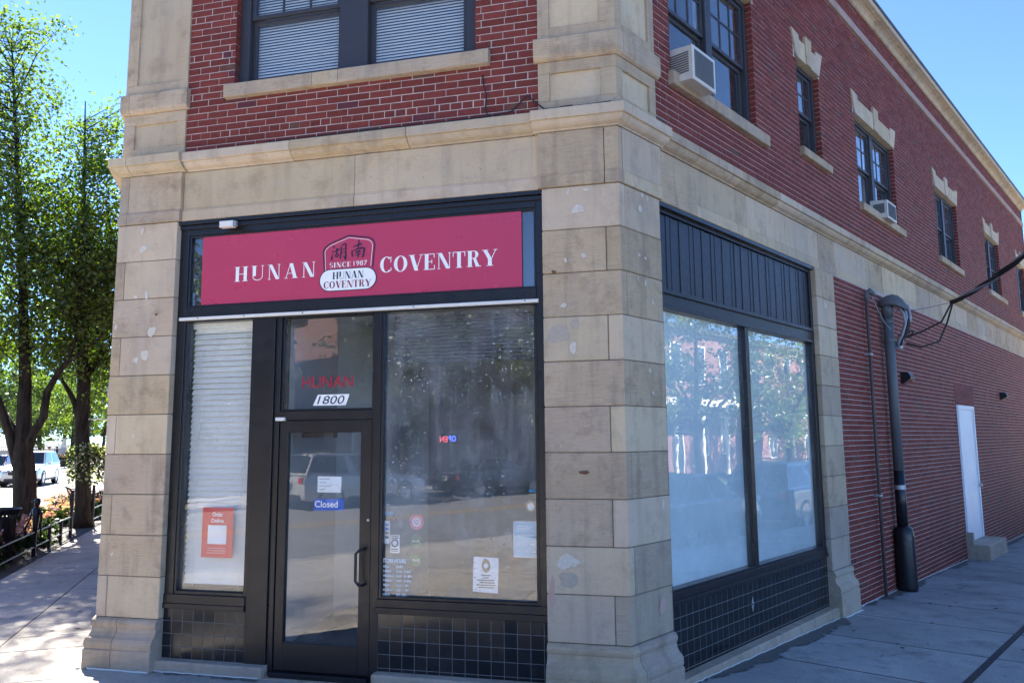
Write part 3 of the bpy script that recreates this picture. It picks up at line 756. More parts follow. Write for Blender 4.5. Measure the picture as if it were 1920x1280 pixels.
# caulk line along the foot of the walls
mb = MB(); prev = None
def wob(ts, n, off, hz):
    pts = []
    for t in ts:
        p = P(t, off+rng.uniform(-.006, .008), 0, n); pts.append(Vector((p.x, p.y, gz(p.x, p.y)+hz)))
    return pts
mb.tube(wob(fr(.66, 4.3, 60), SN, .052, .006), .008, 5); mb.tube(wob(fr(4.3, 4.9, 12), SN, .092, .006), .008, 5); mb.tube(wob(fr(4.9, 20.9, 160), SN, -.004, .006), .009, 5)
mb.tube(wob(fr(-4.78, -4.15, 14), FN, .092, .008), .009, 5); mb.tube(wob(fr(-4.15, -3.12, 20), FN, .03, .006), .008, 5); mb.tube(wob(fr(-2.1, -.64, 24), FN, .03, .006), .008, 5); mb.tube(wob(fr(-.62, 0, 14), FN, .092, .006), .008, 5)
mb.build('caulk_line', M['caulk'], B)

# ------------------------------------------------------------------ interior seen through the glass
ip = [Vector((-4.3, .24)), Vector((-.35, .24)), Vector((1.9, 4.2)), Vector((-.5, 5.5)), Vector((-6.2, 4.6))]
mb = MB(); mb.add([(p.x, p.y, .06) for p in ip], [(0, 1, 2, 3, 4)]); mb.build('floor', M['dark_int'], B)
mb = MB(); mb.add([(p.x, p.y, 3.3) for p in ip], [(0, 1, 2, 3, 4)]); mb.build('ceiling', M['wallpaint'], B)
mb = MB()
def iw(a, b, z0=.06, z1=3.3): mb.add([(a[0], a[1], z0), (b[0], b[1], z0), (b[0], b[1], z1), (a[0], a[1], z1)], [(0, 1, 2, 3)])
iw((-3.06, .24), (-3.28, 1.62)); iw((-3.28, 1.62), (-2.7, 2.9)); iw((-6.2, 4.6), (-.5, 5.5)); iw((-.5, 5.5), (1.9, 4.2))
mb.build('interior_wall', M['wallpaint'], B)
mb = MB()
for a, b in (((-3.05, .24), (-3.27, 1.61)), ((-3.27, 1.61), (-2.69, 2.89))): mb.add([(a[0]+.012, a[1], .06), (b[0]+.012, b[1], .06), (b[0]+.012, b[1], .22), (a[0]+.012, a[1], .22)], [(0, 1, 2, 3)])
mb.build('baseboard', M['dark_int'], B)
# rolled blind high in the right window
mb = MB(); z = 3.09
while z > 2.68: mb.add([(-2.06, .30, z), (-.66, .30, z), (-.66, .285, z-.03), (-2.06, .285, z-.03)], [(0, 1, 2, 3)]); z -= .032
M['greyslat'] = plain('grey_blind_slat', (.085, .09, .09), .6); rb = mb.build('raised_blind', M['greyslat'], rw); rb['kind'] = 'stuff'
# slatted blind in the left window
vb = empty('venetian_blind', (-3.69, .19, .70), 'white slatted venetian blind lowered behind the narrow left shop window', 'blind')
mb = MB(); mb.box((-3.69, .19, 3.075), (.70, .05, .05)); mb.build('headrail', M['slat'], vb)
sm = MB(); L = .69
sm.add([(-L/2, .013, .0245), (L/2, .013, .0245), (L/2, .002, -.001), (-L/2, .002, -.001), (-L/2, -.011, -.0275), (L/2, -.011, -.0275)], [(0, 1, 2, 3), (3, 2, 5, 4)])
sme = bpy.data.meshes.new('slat'); sme.from_pydata(sm.v, [], sm.f); sme.materials.append(M['slat']); sme.update()
z = 3.03
while z > .72:
    link('slat', sme, vb, (-3.69+rng.uniform(-.003, .003), .19, z), None, (rng.uniform(-.06, .06), rng.uniform(-.004, .004), 0)); z -= .0515
mb = MB()
for x in (-3.93, -3.47): mb.tube([(x, .165, 3.05), (x, .165, .72)], .0015, 4)
mb.build('cord', M['metal'], vb)

# ------------------------------------------------------------------ lettering
def text_geo(body, res=3, bold=.0):
    cu_ = bpy.data.curves.new('t', 'FONT'); cu_.body = body; cu_.resolution_u = res; cu_.offset = bold
    ob = bpy.data.objects.new('t', cu_); COL.objects.link(ob)
    bpy.context.view_layer.update(); dg = bpy.context.evaluated_depsgraph_get()
    me = bpy.data.meshes.new_from_object(ob.evaluated_get(dg))
    v = [(p.co.x, p.co.y) for p in me.vertices]; f = [tuple(p.vertices) for p in me.polygons]
    bpy.data.objects.remove(ob); bpy.data.curves.remove(cu_); bpy.data.meshes.remove(me)
    return v, f
def flat(mb, v, f, t0, t1, z0, z1, o, slant=0.0, mirror=False, mi=0, fn=None):
    """fit 2-d geometry into a rectangle on the front plane (y = -o)"""
    xs = [p[0] for p in v]; ys = [p[1] for p in v]; x0, x1, y0, y1 = min(xs), max(xs), min(ys), max(ys)
    out = []
    for x, y in v:
        k = (x-x0)/(x1-x0); q = (y-y0)/(y1-y0) if y1 > y0 else 0
        if mirror: k = 1-k
        t = t0+(t1-t0)*k+slant*q*(z1-z0); out.append((t, -o, z0+(z1-z0)*q) if fn is None else fn(t, z0+(z1-z0)*q))
    mb.add(out, f if not mirror else [g[::-1] for g in f], 0, mi)
def writing(name, body, t0, t1, z0, z1, o, mat, parent, slant=0.0, mirror=False, bold=.018):
    v, f = text_geo(body, 3, bold); mb = MB(); flat(mb, v, f, t0, t1, z0, z1, o, slant, mirror); return mb.build(name, mat, parent)
# high-contrast serif capitals, unit height; each returns (polygons, advance)
def glyph(ch):
    T, H, S, sw = .215, .045, .035, .07; P_ = []
    def rect(a, b, c, d): P_.append([(a, c), (b, c), (b, d), (a, d)])
    def stem(x, wd): rect(x, x+wd, S, 1-S)
    def serif(x, wd, top=True, bot=True):
        if bot: rect(x-sw, x+wd+sw, 0, S)
        if top: rect(x-sw, x+wd+sw, 1-S, 1)
    def diag(xa, xb, wd, y0=0.0, y1=1.0): P_.append([(xa, y0), (xa+wd, y0), (xb+wd, y1), (xb, y1)])
    def arc(cx, cy, ro, so, ri, si, a0, a1, n=22):
        for i in range(n):
            a, b = R_(a0+(a1-a0)*i/n), R_(a0+(a1-a0)*(i+1)/n)
            P_.append([(cx+ri*math.cos(a), cy+si*math.sin(a)), (cx+ro*math.cos(a), cy+so*math.sin(a)), (cx+ro*math.cos(b), cy+so*math.sin(b)), (cx+ri*math.cos(b), cy+si*math.sin(b))])
    if ch == 'H':
        stem(.07, T); stem(.60, T); serif(.07, T); serif(.60, T); rect(.285, .60, .48, .525); adv = .885
    elif ch == 'I': stem(.07, T); serif(.07, T); adv = .36
    elif ch == 'U':
        rect(.07, .285, .3, 1-S); rect(.69, .735, .3, 1-S); serif(.07, T, True, False); serif(.69, .045, True, False)
        arc(.4025, .3, .3325, .31, .1175+.17, .26, 180, 360); adv = .81
    elif ch == 'N':
        stem(.10, .045); stem(.72, .045); rect(.03, .215, 0, S); rect(0.0, .2, 1-S, 1); rect(.65, .835, 1-S, 1); diag(.545, .07, .22); adv = .84
    elif ch == 'A':
        diag(.10, .375, .045, S, .98); diag(.585, .33, .225, S, 1.0); rect(.02, .24, 0, S); rect(.50, .90, 0, S); rect(.19, .60, .31, .35); adv = .90
    elif ch == 'C':
        arc(.42, .5, .39, .51, .185, .465, 48, 312, 30); rect(.655, .70, .62, 1.0); rect(.665, .71, .10, .30); adv = .76
    elif ch == 'O': arc(.43, .5, .40, .51, .195, .465, 0, 360, 40); adv = .86
    elif ch == 'V': diag(.33, .06, .225, 0, 1-S); diag(.42, .71, .045, 0.03, 1-S); rect(-.02, .36, 1-S, 1); rect(.62, .84, 1-S, 1); adv = .80
    elif ch == 'E':
        stem(.07, T); rect(0, .285, 0, S); rect(0, .285, 1-S, 1); rect(.285, .66, 0, .045); rect(.285, .64, .955, 1); rect(.285, .50, .48, .525); rect(.61, .66, 0, .27); rect(.595, .64, .74, 1); rect(.46, .50, .38, .63); adv = .70
    elif ch == 'T': stem(.27, T); serif(.27, T, False, True); rect(.02, .735, .955, 1); rect(.02, .065, .70, 1); rect(.69, .735, .70, 1); adv = .755
    elif ch == 'R':
        stem(.07, T); serif(.07, T); arc(.40, .755, .26, .245, .085, .20, -90, 90, 18); rect(.285, .42, .955, 1); rect(.285, .42, .51, .555)
        P_.append([(.35, .53), (.52, .53), (.70, .06), (.50, .06)]); rect(.50, .80, 0, .06); adv = .82
    elif ch == 'Y': stem(.31, T); rect(.22, .61, 0, S); diag(.31, .04, .225, .42, 1-S); diag(.48, .72, .045, .42, 1-S); rect(-.04, .34, 1-S, 1); rect(.63, .85, 1-S, 1); P_[0] = [(.31, S), (.525, S), (.525, .46), (.31, .46)]; adv = .80
    elif ch == 'S':
        arc(.36, .74, .28, .26, .13, .215, 35, 270, 20); arc(.36, .26, .29, .26, .14, .215, -145, 90, 20); adv = .68
    elif ch == ' ': adv = .45
    else: adv = .5
    return P_, adv
def serif_word(mb, word, t0, t1, z0, z1, o, gap=.1, mi=0):
    x = 0; polys = []
    for ch in word:
        ps, adv = glyph(ch); polys += [[(a+x, b) for a, b in p] for p in ps]; x += adv+gap
    tot = max(a for p in polys for a, b in p); mn = min(a for p in polys for a, b in p)
    for i, p in enumerate(polys):
        mb.add([(t0+(a-mn)/(tot-mn)*(t1-t0), -o-(i % 5)*.00008, z0+b*(z1-z0)) for a, b in p], [tuple(range(len(p)))], 0, mi)

# ------------------------------------------------------------------ the restaurant sign
SGo = -.088
sign = empty('restaurant_sign', (-2.375, .10, 3.24), 'long red restaurant sign board lettered in white above the glass door', 'sign')
mb = MB(); q = [(-3.915, 3.247), (-.833, 3.243), (-.836, 3.915), (-3.918, 3.925)]
vs = [(x, -SGo+.006, z) for x, z in q]+[(x, -SGo, z) for x, z in q]
mb.add(vs, [(3, 2, 1, 0), (4, 5, 6, 7), (0, 1, 5, 4), (1, 2, 6, 5), (2, 3, 7, 6), (3, 0, 4, 7)]); mb.build('board', M['red'], sign)
mb = MB(); serif_word(mb, 'HUNAN', -3.565, -2.745, 3.462, 3.60, SGo+.003, .24); mb.build('lettering', M['white'], sign)
mb = MB(); serif_word(mb, 'COVENTRY', -2.115, -1.045, 3.457, 3.597, SGo+.003, .07); mb.build('lettering', M['white'], sign)
def ribbon(mb, pts, wd, o, closed=False, mi=0):
    n = len(pts)
    for i in range(n if closed else n-1):
        a, b = Vector(pts[i]), Vector(pts[(i+1) % n]); d = (b-a); 
        if d.length < 1e-9: continue
        d.normalize(); k = Vector((-d.y, d.x))*wd/2; e = d*wd*.3
        mb.add([(p.x, -o-(i % 3)*.0001, p.y) for p in (a-k-e, b-k+e, b+k+e, a+k-e)], [(0, 1, 2, 3)], 0, mi)
def bez(a, b, c, n=8): return [((1-k)**2*a[0]+2*k*(1-k)*b[0]+k*k*c[0], (1-k)**2*a[1]+2*k*(1-k)*b[1]+k*k*c[1]) for k in [i/n for i in range(n+1)]]
EX, EZ = -2.424, 3.32           # centre and foot of the emblem
def em(x, y): return (EX+(x-665)/1447*.672, EZ+(1190-y)/1280*.592)
arch_pts = [em(175, 830)]+[em(140, 410)]+[em(*p) for p in bez((140, 410), (160, 300), (330, 235))]+[em(670, 118)]+[em(*p) for p in bez((1080, 185), (1215, 225), (1212, 340))]+[em(1180, 760)]
arch_in = [em(200, 800)]+[em(178, 420)]+[em(*p) for p in bez((178, 420), (195, 325), (350, 270))]+[em(675, 160)]+[em(*p) for p in bez((1060, 225), (1165, 260), (1172, 350))]+[em(1140, 740)]
mb = MB(); ribbon(mb, arch_pts, .010, SGo+.004); em_ = mb.build('emblem_outline', M['navy'], sign)
mb = MB(); ribbon(mb, arch_in, .005, SGo+.004); mb.build('emblem_inner_line', M['white'], sign)
def pill(cx, cz, hw, hh, o, n=14):
    pts = []
    for i in range(n+1): a = -math.pi/2+math.pi*i/n; pts.append((cx+hw-hh+hh*math.cos(a), cz+hh*math.sin(a)))
    for i in range(n+1): a = math.pi/2+math.pi*i/n; pts.append((cx-hw+hh+hh*math.cos(a), cz+hh*math.sin(a)))
    mb = MB(); mb.add([(x, -o, z) for x, z in pts], [tuple(range(len(pts)))]); return mb
pill(EX+.001, 3.418, .277, .101, SGo+.0048).build('emblem_plaque_edge', M['navy'], sign)
pill(EX+.001, 3.418, .269, .094, SGo+.0056).build('emblem_plaque', M['white'], sign)
mb = MB(); serif_word(mb, 'HUNAN', -2.570, -2.270, 3.425, 3.490, SGo+.0065, .06); mb.build('lettering', M['navy'], sign)
mb = MB(); serif_word(mb, 'COVENTRY', -2.655, -2.195, 3.345, 3.408, SGo+.0065, .05); mb.build('lettering', M['maroon'], sign)
mb = MB(); serif_word(mb, 'SINCE', -2.602, -2.395, 3.532, 3.578, SGo+.0045, .12); v, f = text_geo('1987'); flat(mb, v, f, -2.368, -2.238, 3.536, 3.580, SGo+.0045); mb.build('lettering', M['white'], sign)
# brush characters: each stroke is a list of (x, y, width) in the zoomed emblem's pixels
strokes = [[(350, 300, 20), (365, 330, 38), (385, 335, 6)], [(330, 400, 14), (350, 425, 34), (365, 425, 8)], [(318, 575, 44), (328, 500, 24), (335, 460, 6)],
    [(375, 420, 16), (430, 400, 26), (480, 375, 24)], [(425, 350, 34), (425, 430, 26), (420, 480, 20)], [(395, 470, 18), (398, 520, 22)], [(400, 480, 22), (450, 465, 22), (465, 480, 24), (450, 515, 26), (405, 525, 22)],
    [(520, 320, 26), (515, 430, 26), (500, 575, 20)], [(530, 300, 18), (585, 280, 34), (615, 270, 30), (612, 400, 28), (612, 580, 40), (600, 600, 8)], [(530, 385, 14), (600, 365, 16)], [(525, 450, 14), (605, 435, 16)], [(560, 510, 10), (605, 570, 26)],
    [(885, 205, 10), (888, 240, 28), (880, 320, 22), (872, 400, 22)], [(765, 350, 16), (850, 325, 28), (945, 300, 36)], [(750, 415, 22), (745, 480, 26), (755, 545, 30)], [(755, 430, 12), (850, 395, 24), (960, 380, 40), (1000, 395, 44), (990, 470, 34), (975, 555, 40), (945, 565, 10)],
    [(820, 430, 22), (850, 450, 14)], [(905, 420, 20), (890, 450, 14)], [(815, 475, 14), (930, 455, 20)], [(800, 520, 12), (925, 500, 20)], [(872, 420, 18), (872, 500, 24), (872, 575, 20)]]
for half in (strokes[:12], strokes[12:]):
    mb = MB()
    for q, stl_ in enumerate(half):
        pts = [(em(x, y), wd*.672/1447) for x, y, wd in stl_]; L_ = []; R__ = []
        for i, (p, wd) in enumerate(pts):
            a = Vector(pts[max(i-1, 0)][0]); b = Vector(pts[min(i+1, len(pts)-1)][0]); d = (b-a).normalized(); k = Vector((-d.y, d.x))*wd/2
            L_.append(Vector(p)+k); R__.append(Vector(p)-k)
        for i in range(len(pts)-1): mb.add([(v.x, -(SGo+.0042)-.00004*(q % 9), v.y) for v in (L_[i], R__[i], R__[i+1], L_[i+1])], [(0, 1, 2, 3)])
    mb.build('brush_character', M['navy'], sign)

# ------------------------------------------------------------------ lettering and papers on the glass
GO = -.111
M['crimson'] = plain('crimson_vinyl', (.30, .012, .03), .5)
writing('lettering', 'HUNAN', -2.855, -2.362, 2.462, 2.566, -.106, M['crimson'], tw)
num = MB(); z0, z1 = 2.308, 2.404
num.add([(t, .107, z) for t, z in ((-2.745, z0), (-2.43, z0), (-2.395, z1), (-2.70, z1))], [(0, 1, 2, 3)]); num = num.build('number_plate', M['white'], tw)
v, f = text_geo('1800'); mb = MB(); flat(mb, v, f, -2.705, -2.455, z0+.012, z1-.012, -.105, .32); mb.build('house_number', M['navy'], tw)
def sheet(name, t0, t1, z0, z1, o, mat, label, cat, tilt=0.0, th=.002, group=None):
    c = ((t0+t1)/2, -o, (z0+z1)/2); e = empty(name, (c[0], c[1], z0), label, cat, group)
    mb = MB(); ca, sa = math.cos(tilt), math.sin(tilt); vs = []
    for y in (-o+th, -o):
        for x, z in ((t0, z0), (t1, z0), (t1, z1), (t0, z1)):
            dx, dz = x-c[0], z-c[2]; vs.append((c[0]+dx*ca-dz*sa, y, c[2]+dx*sa+dz*ca))
    mb.add(vs, [(3, 2, 1, 0), (4, 5, 6, 7), (0, 1, 5, 4), (1, 2, 6, 5), (2, 3, 7, 6), (3, 0, 4, 7)]); mb.build('sheet', mat, e)
    return e
M['poster'] = plain('red_poster', (.62, .05, .035), .5, var=.05); M['paper'] = plain('white_paper', (.74, .75, .76), .7, var=.04); M['blue'] = plain('blue_card', (.015, .11, .55), .5, var=.05)
M['bluepaper'] = plain('pale_blue_poster', (.36, .55, .66), .6, var=.1); M['grn'] = plain('green_sticker', (.03, .16, .07), .5); M['pink'] = plain('pink_sticker', (.65, .12, .22), .5); M['ink'] = plain('grey_ink', (.05, .055, .07), .7); M['gold'] = plain('bronze_ink', (.22, .15, .08), .6); M['cyan'] = plain('cyan_sticker', (.03, .25, .45), .5)
e = sheet('poster', -3.828, -3.512, .978, 1.415, -.112, M['poster'], 'red poster headed Order Online in the window with the blind', 'poster')
writing('lettering', 'Order', -3.725, -3.615, 1.335, 1.375, -.109, M['white'], e); writing('lettering', 'Online', -3.735, -3.605, 1.282, 1.318, -.109, M['white'], e)
mb = MB(); mb.add([(t, .109, z) for t, z in ((-3.765, 1.095), (-3.575, 1.095), (-3.575, 1.26), (-3.765, 1.26))], [(0, 1, 2, 3)]); mb.build('blank_square', M['paper'], e)
mb = MB()
for z in (1.055, 1.035, 1.015): mb.add([(t, .109, z+d) for t, d in ((-3.765, 0), (-3.58, 0), (-3.58, .008), (-3.765, .008))], [(0, 1, 2, 3)])
M['palepink'] = plain('pale_print', (.75, .35, .3), .6); mb.build('small_print', M['palepink'], e)
e = sheet('closed_sign', -2.718, -2.437, 1.405, 1.503, -.103, M['blue'], 'blue plastic card lettered Closed on the glass door', 'sign', .015)
writing('lettering', 'Closed', -2.708, -2.49, 1.43, 1.488, -.100, M['white'], e)
mb = MB()
for x in (-2.70, -2.455): mb.tube([(x, .105, 1.50), (-2.575, .105, 1.585)], .002, 4)
mb.build('hanging_string', M['ink'], e)
e = sheet('paper_notice', -2.688, -2.462, 1.558, 1.694, -.1035, M['paper'], 'white printed paper notice above the blue Closed card', 'notice', -.01)
for k, tx in enumerate(('We are closed for', 'remodeling.', 'Thank you for your', 'support.')): writing('print', tx, -2.67, (-2.57, -2.60, -2.555, -2.61)[k], 1.668-k*.03, 1.678-k*.03, -.1005, M['ink'], e)
# store hours in white vinyl
e = empty('store_hours_lettering', (-1.95, .109, .70), 'white vinyl store hours lettering low on the right shop window', 'lettering')
writing('heading', 'STORE HOURS', -2.065, -1.855, .985, 1.022, -.112, M['white'], e, bold=.045)
for k, (d, h) in enumerate((('MONDAY', 'CLOSED'), ('TUESDAY', '11AM - 9: 0PM'), ('WEDNESDAY', '11AM - 9:  0PM'), ('THURSDAY', '11AM - 9: 0PM'), ('FRIDAY', '11AM -   PM'), ('SATURDAY', '11AM -   PM'), ('SUNDAY', '2PM - 9PM'))):
    z = .945-k*.0375; writing('day', d, -2.065, -2.065+.0115*len(d), z, z+.021, -.112, M['white'], e, bold=.05); writing('hours', h, -1.945, -1.945+.0102*len(h), z, z+.021, -.112, M['white'], e, bold=.05)
def disc(name, t, z, r, o, mat, label, cat, inner=None, text=None, group=None):
    e = empty(name, (t, -o, z-r), label, cat, group); mb = MB(); n = 28
    mb.lathe((t, -o, z), [(.0001, -.001), (r, -.001), (r, .001)], n, axis='y'); mb.build('disc', mat, e)
    if inner:
        mb = MB(); mb.lathe((t, -o, z), [(.0001, -.0022), (r*.62, -.0022)], n, axis='y'); mb.build('inner_disc', inner, e)
    if text: writing('lettering', text, t-r*.62, t+r*.62, z-r*.22, z+r*.2, o+.003, M['paper'], e)
    return e
e = disc('sticker', -1.772, 1.322, .062, -.1125, M['pink'], 'round pink and white sticker with a heart on the right shop window', 'sticker', M['paper'])
hp = []
for i in range(24):
    a = 2*math.pi*i/24; hp.append((-1.772+.0016*.9*16*math.sin(a)**3*.9, 1.324+.0016*.9*(13*math.cos(a)-5*math.cos(2*a)-2*math.cos(3*a)-math.cos(4*a))))
mb = MB(); ribbon(mb, hp, .006, -.109, True); mb.build('heart', M['pink'], e)
disc('sticker', -1.776, 1.165, .050, -.1125, M['grn'], 'round dark green sticker lettered FAVE below the pink heart sticker', 'sticker', None, 'FAVE')
disc('sticker', -1.774, 1.010, .050, -.1125, M['grn'], 'round dark green sticker lettered FAVE beside the store hours', 'sticker', None, 'FAVE')
disc('sticker', -.790, 1.462, .048, -.1125, M['gold'], 'small round bronze sticker on the right edge of the shop window', 'sticker', M['paper'])
e = sheet('certificate', -1.278, -1.066, .775, 1.052, -.1125, M['paper'], 'white framed notice with a badge low on the right shop window', 'notice', -.035)
mb = MB(); mb.lathe((-1.168, .1095, .985), [(.0001, 0), (.036, 0)], 24, axis='y'); vs = [(x, y, .985+(z-.985)*1.5) for x, y, z in mb.v]; mb.v = vs; mb.build('badge', M['gold'], e)
mb = MB(); mb.lathe((-1.168, .1087, .985), [(.0001, 0), (.020, 0)], 20, axis='y'); mb.build('badge_centre', M['paper'], e)
mb = MB()
for k, (a, b) in enumerate(((-1.21, -1.13), (-1.195, -1.145), (-1.245, -1.10), (-1.225, -1.095), (-1.25, -1.09), (-1.235, -1.10))): mb.add([(t, .109, .905-k*.019+d) for t, d in ((a, 0), (b, 0), (b, .009), (a, .009))], [(0, 1, 2, 3)])
mb.build('print', M['ink'], e)
e = sheet('window_poster', -.935, -.728, 1.062, 1.343, -.1125, M['bluepaper'], 'pale blue poster in the right corner of the shop window', 'poster')
mb = MB()
for t0, t1, z in ((-.91, -.81, 1.30), (-.91, -.79, 1.28), (-.91, -.83, 1.26), (-.905, -.77, 1.228), (-.90, -.86, 1.16), (-.80, -.76, 1.16), (-.91, -.88, 1.10), (-.84, -.81, 1.105), (-.78, -.75, 1.10)): mb.add([(t, .109, z+d) for t, d in ((t0, 0), (t1, 0), (t1, .010), (t0, .010))], [(0, 1, 2, 3)])
mb.build('print', M['paper'], e)
bd = MB(); ribbon(bd, [(-.933, 1.064), (-.730, 1.064), (-.730, 1.341), (-.933, 1.341)], .006, -.1085, True); bd.build('border', M['paper'], e)
e = sheet('payment_sticker', -2.058, -2.012, 1.140, 1.325, -.1125, M['paper'], 'narrow white strip of payment stickers by the door', 'sticker')
for k, mm in enumerate(('cyan', 'blue', 'gold', 'ink')):
    mb = MB(); z = 1.285-k*.035; mb.add([(t, .109, z+d) for t, d in ((-2.050, 0), (-2.020, 0), (-2.020, .022), (-2.050, .022))], [(0, 1, 2, 3)]); mb.build('card_mark', M[mm], e)
e = sheet('sticker', -2.006, -1.922, 1.065, 1.212, -.1125, M['paper'], 'white square sticker with a round mark near the store hours', 'sticker')
mb = MB(); mb.lathe((-1.964, .109, 1.145), [(.022, 0), (.032, 0)], 24, axis='y'); mb.build('round_mark', M['ink'], e)
mb = MB()
for z in (1.195, 1.18, 1.092, 1.078): mb.add([(t, .109, z+d) for t, d in ((-1.995, 0), (-1.935, 0), (-1.935, .007), (-1.995, .007))], [(0, 1, 2, 3)])
mb.build('print', M['ink'], e)
sheet('sticker', -2.058, -1.985, 1.372, 1.403, -.1125, M['cyan'], 'small blue sticker above the payment sticker strip', 'sticker')
sheet('sticker', -.805, -.730, 1.575, 1.600, -.1125, M['cyan'], 'small blue sticker above the round bronze sticker', 'sticker')
for o_ in list(COL.objects):
    if o_.parent is None and o_.get('category') in ('sticker', 'poster', 'notice') or o_.name == 'closed_sign': o_.location.y += .0146
# lit sign deep inside the shop, seen from behind
e = empty('open_sign', (-1.9, 1.3, 1.97), 'small lit sign spelling OPEN inside the shop, seen mirrored', 'sign')
M['led_r'] = emit('led_red', (1, .12, .2), .35); M['led_b'] = emit('led_blue', (.05, .10, 1), .9)
v, f = text_geo('OP'); mb = MB(); flat(mb, v, f, -1.895, -1.815, 1.985, 2.04, -1.3, 0, True); mb.build('lit_letters', M['led_b'], e)
v, f = text_geo('EN'); mb = MB(); flat(mb, v, f, -1.985, -1.905, 1.98, 2.035, -1.3, 0, True); mb.build('lit_letters', M['led_r'], e)
mb = MB(); mb.box((-1.90, 1.33, 2.01), (.20, .03, .09)); mb.build('housing', M['iron'], e)
mb = MB(); mb.tube([(-1.97, 1.33, 2.05), (-1.97, 1.33, 3.3)], .002, 4); mb.tube([(-1.83, 1.33, 2.05), (-1.83, 1.33, 3.3)], .002, 4); mb.build('hanging_wire', M['ink'], e)
# small sticker on the side window (its printed code is left blank)
e = link('sticker', None, None, P(.765, -.1, 1.16, SN)); tag(e, 'small white sticker on the side window by the corner pier', 'sticker')
mb = MB(); mb.pbox(.745, .785, 1.135, 1.215, -.101, -.098); mb.build('sheet', M['paper'], e)
# contact sensor / small label above the door
mb = MB(); mb.cbox(-3.075, -2.985, 2.178, 2.208, FO-.01, FO+.022, .003); mb.build('door_label', M['metal'], df)
# small flood lamp on the fascia
fo = empty('floodlight', (-3.575, -.03, 3.96), 'small white box lamp fixed on the black fascia above the red sign', 'lamp')
mb = MB(); mb.cbox(-3.665, -3.525, 3.955, 4.012, FO+.045, FO+.105, .006); mb.build('housing', M['metal'], fo)
mb = MB()
for z in (3.972, 3.997): mb.lathe((-3.508, -(FO+.075), z), [(.0001, -.014), (.012, -.014), (.014, .01), (.0001, .012)], 12, axis='y')
mb.build('lamp_head', M['galv'], fo)

# ------------------------------------------------------------------ things fixed to the side wall
def sbox(name, t0, t1, z0, z1, o0, o1, mat, parent, b=.006):
    mb = MB(); mb.cbox(t0, t1, z0, z1, o0, o1, b); return mb.build(name, mat, parent)
def air_conditioner(t0, t1, z0, z1, o0, o1, label):
    e = link('air_conditioner', None, None, P((t0+t1)/2, (o0+o1)/2, z0, SN)); tag(e, label, 'air conditioner', 'window air conditioners')
    dz = .03; n = SN; mb = MB()
    vs = [P(t, o, z, n) for o, sh in ((o0, dz), (o1, 0)) for t, z in ((t0, z0+sh), (t1, z0+sh), (t1, z1+sh), (t0, z1+sh))]
    mb.add(vs, [(3, 2, 1, 0), (4, 5, 6, 7), (0, 1, 5, 4), (1, 2, 6, 5), (2, 3, 7, 6), (3, 0, 4, 7)]); mb.build('casing', M['ac'], e)
    mb = MB(); mb.cbox(t0-.006, t1+.006, z0-.006, z1+.006, o1, o1+.012, .004); mb.build('front_frame', M['ac'], e)
    mb = MB(); mb.cbox(t0+.03, t1-.03, z0+.03, z1-.03, o1+.012, o1+.016, .003); mb.build('grille', M['acdark'], e)
    mb = MB(); k = 16
    for i in range(1, k): t = t0+.03+(t1-t0-.06)*i/k; mb.pbox(t-.002, t+.002, z0+.032, z1-.032, o1+.016, o1+.019)
    mb.build('grille_fins', M['pipe'], e)
    for i in range(9):
        z = z0+.06+i*(z1-z0-.12)/9; mb = MB(); mb.pbox(t0-.003, t0+.001, z+.02, z+.035, o0+.04, o1-.03); mb.build('louvre', M['acdark'], e)
    return e
air_conditioner(.99, 1.42, 5.245, 5.57, -.15, .17, 'large weathered air conditioner with dark front in the paired window beside the stone pier')
air_conditioner(7.05, 7.50, 5.26, 5.53, -.12, .11, 'small cream air conditioner in the window further along the side wall')
# thin conduit
th = link('conduit', None, None, P(6.0, .04, -.1, SN)); tag(th, 'thin brown conduit running up the side wall beside the thick service pipe', 'conduit')
mb = MB(); gb = gz(*P(6.0, .05, 0, SN).xy); mb.tube([P(6.0, .045, gb-.02, SN), P(6.0, .045, 3.9, SN)], .022, 10); mb.build('pipe', M['rust'], th, smooth=True)
mb = MB(); mb.tube([P(6.0, .045, 3.84, SN), P(6.0, .05, 3.96, SN), P(6.02, .085, 4.0, SN), P(6.06, .12, 3.955, SN), P(6.07, .125, 3.93, SN)], [.03, .036, .04, .036, .03], 10); mb.build('cap', M['pipe'], th, smooth=True)
mb = MB()
for z in (1.2, 3.1): mb.cbox(5.96, 6.04, z, z+.03, -.02, .075, .004)
mb.build('strap', M['galv'], th)
mb = MB(); mb.tube([P(6.06, .1, 3.93, SN), P(6.15, .14, 3.75, SN), P(6.35, .15, 3.6, SN), P(6.6, .17, 3.5, SN)], .006, 5); mb.build('wire', M['greywire'], th)
# service mast
sm_ = link('service_mast', None, None, P(6.75, .1, -.1, SN)); tag(sm_, 'thick grey electrical service pipe with a hooded head on the side wall', 'pipe')
mb = MB(); mb.tube([P(6.75, .10, 1.5, SN), P(6.75, .10, 3.78, SN)], .068, 16); mb.build('pipe', M['pipe'], sm_, smooth=True)
mb = MB(); mb.tube([P(6.75, .10, .70, SN), P(6.75, .10, 1.52, SN)], .072, 16); mb.build('painted_lower_pipe', M['black'], sm_, smooth=True)
gb = gz(*P(6.75, .1, 0, SN).xy)
mb = MB(); mb.tube([P(6.75, .11, gb-.02, SN), P(6.75, .11, gb+.06, SN), P(6.75, .11, .62, SN), P(6.75, .105, .72, SN), P(6.75, .10, .76, SN)], [.125, .135, .13, .12, .072], 16); mb.build('boot', M['black'], sm_, smooth=True)
mb = MB(); mb.tube([P(6.75, .10, 1.26, SN), P(6.75, .10, 1.32, SN)], .076, 16); mb.build('clamp', M['galv'], sm_)
mb = MB()
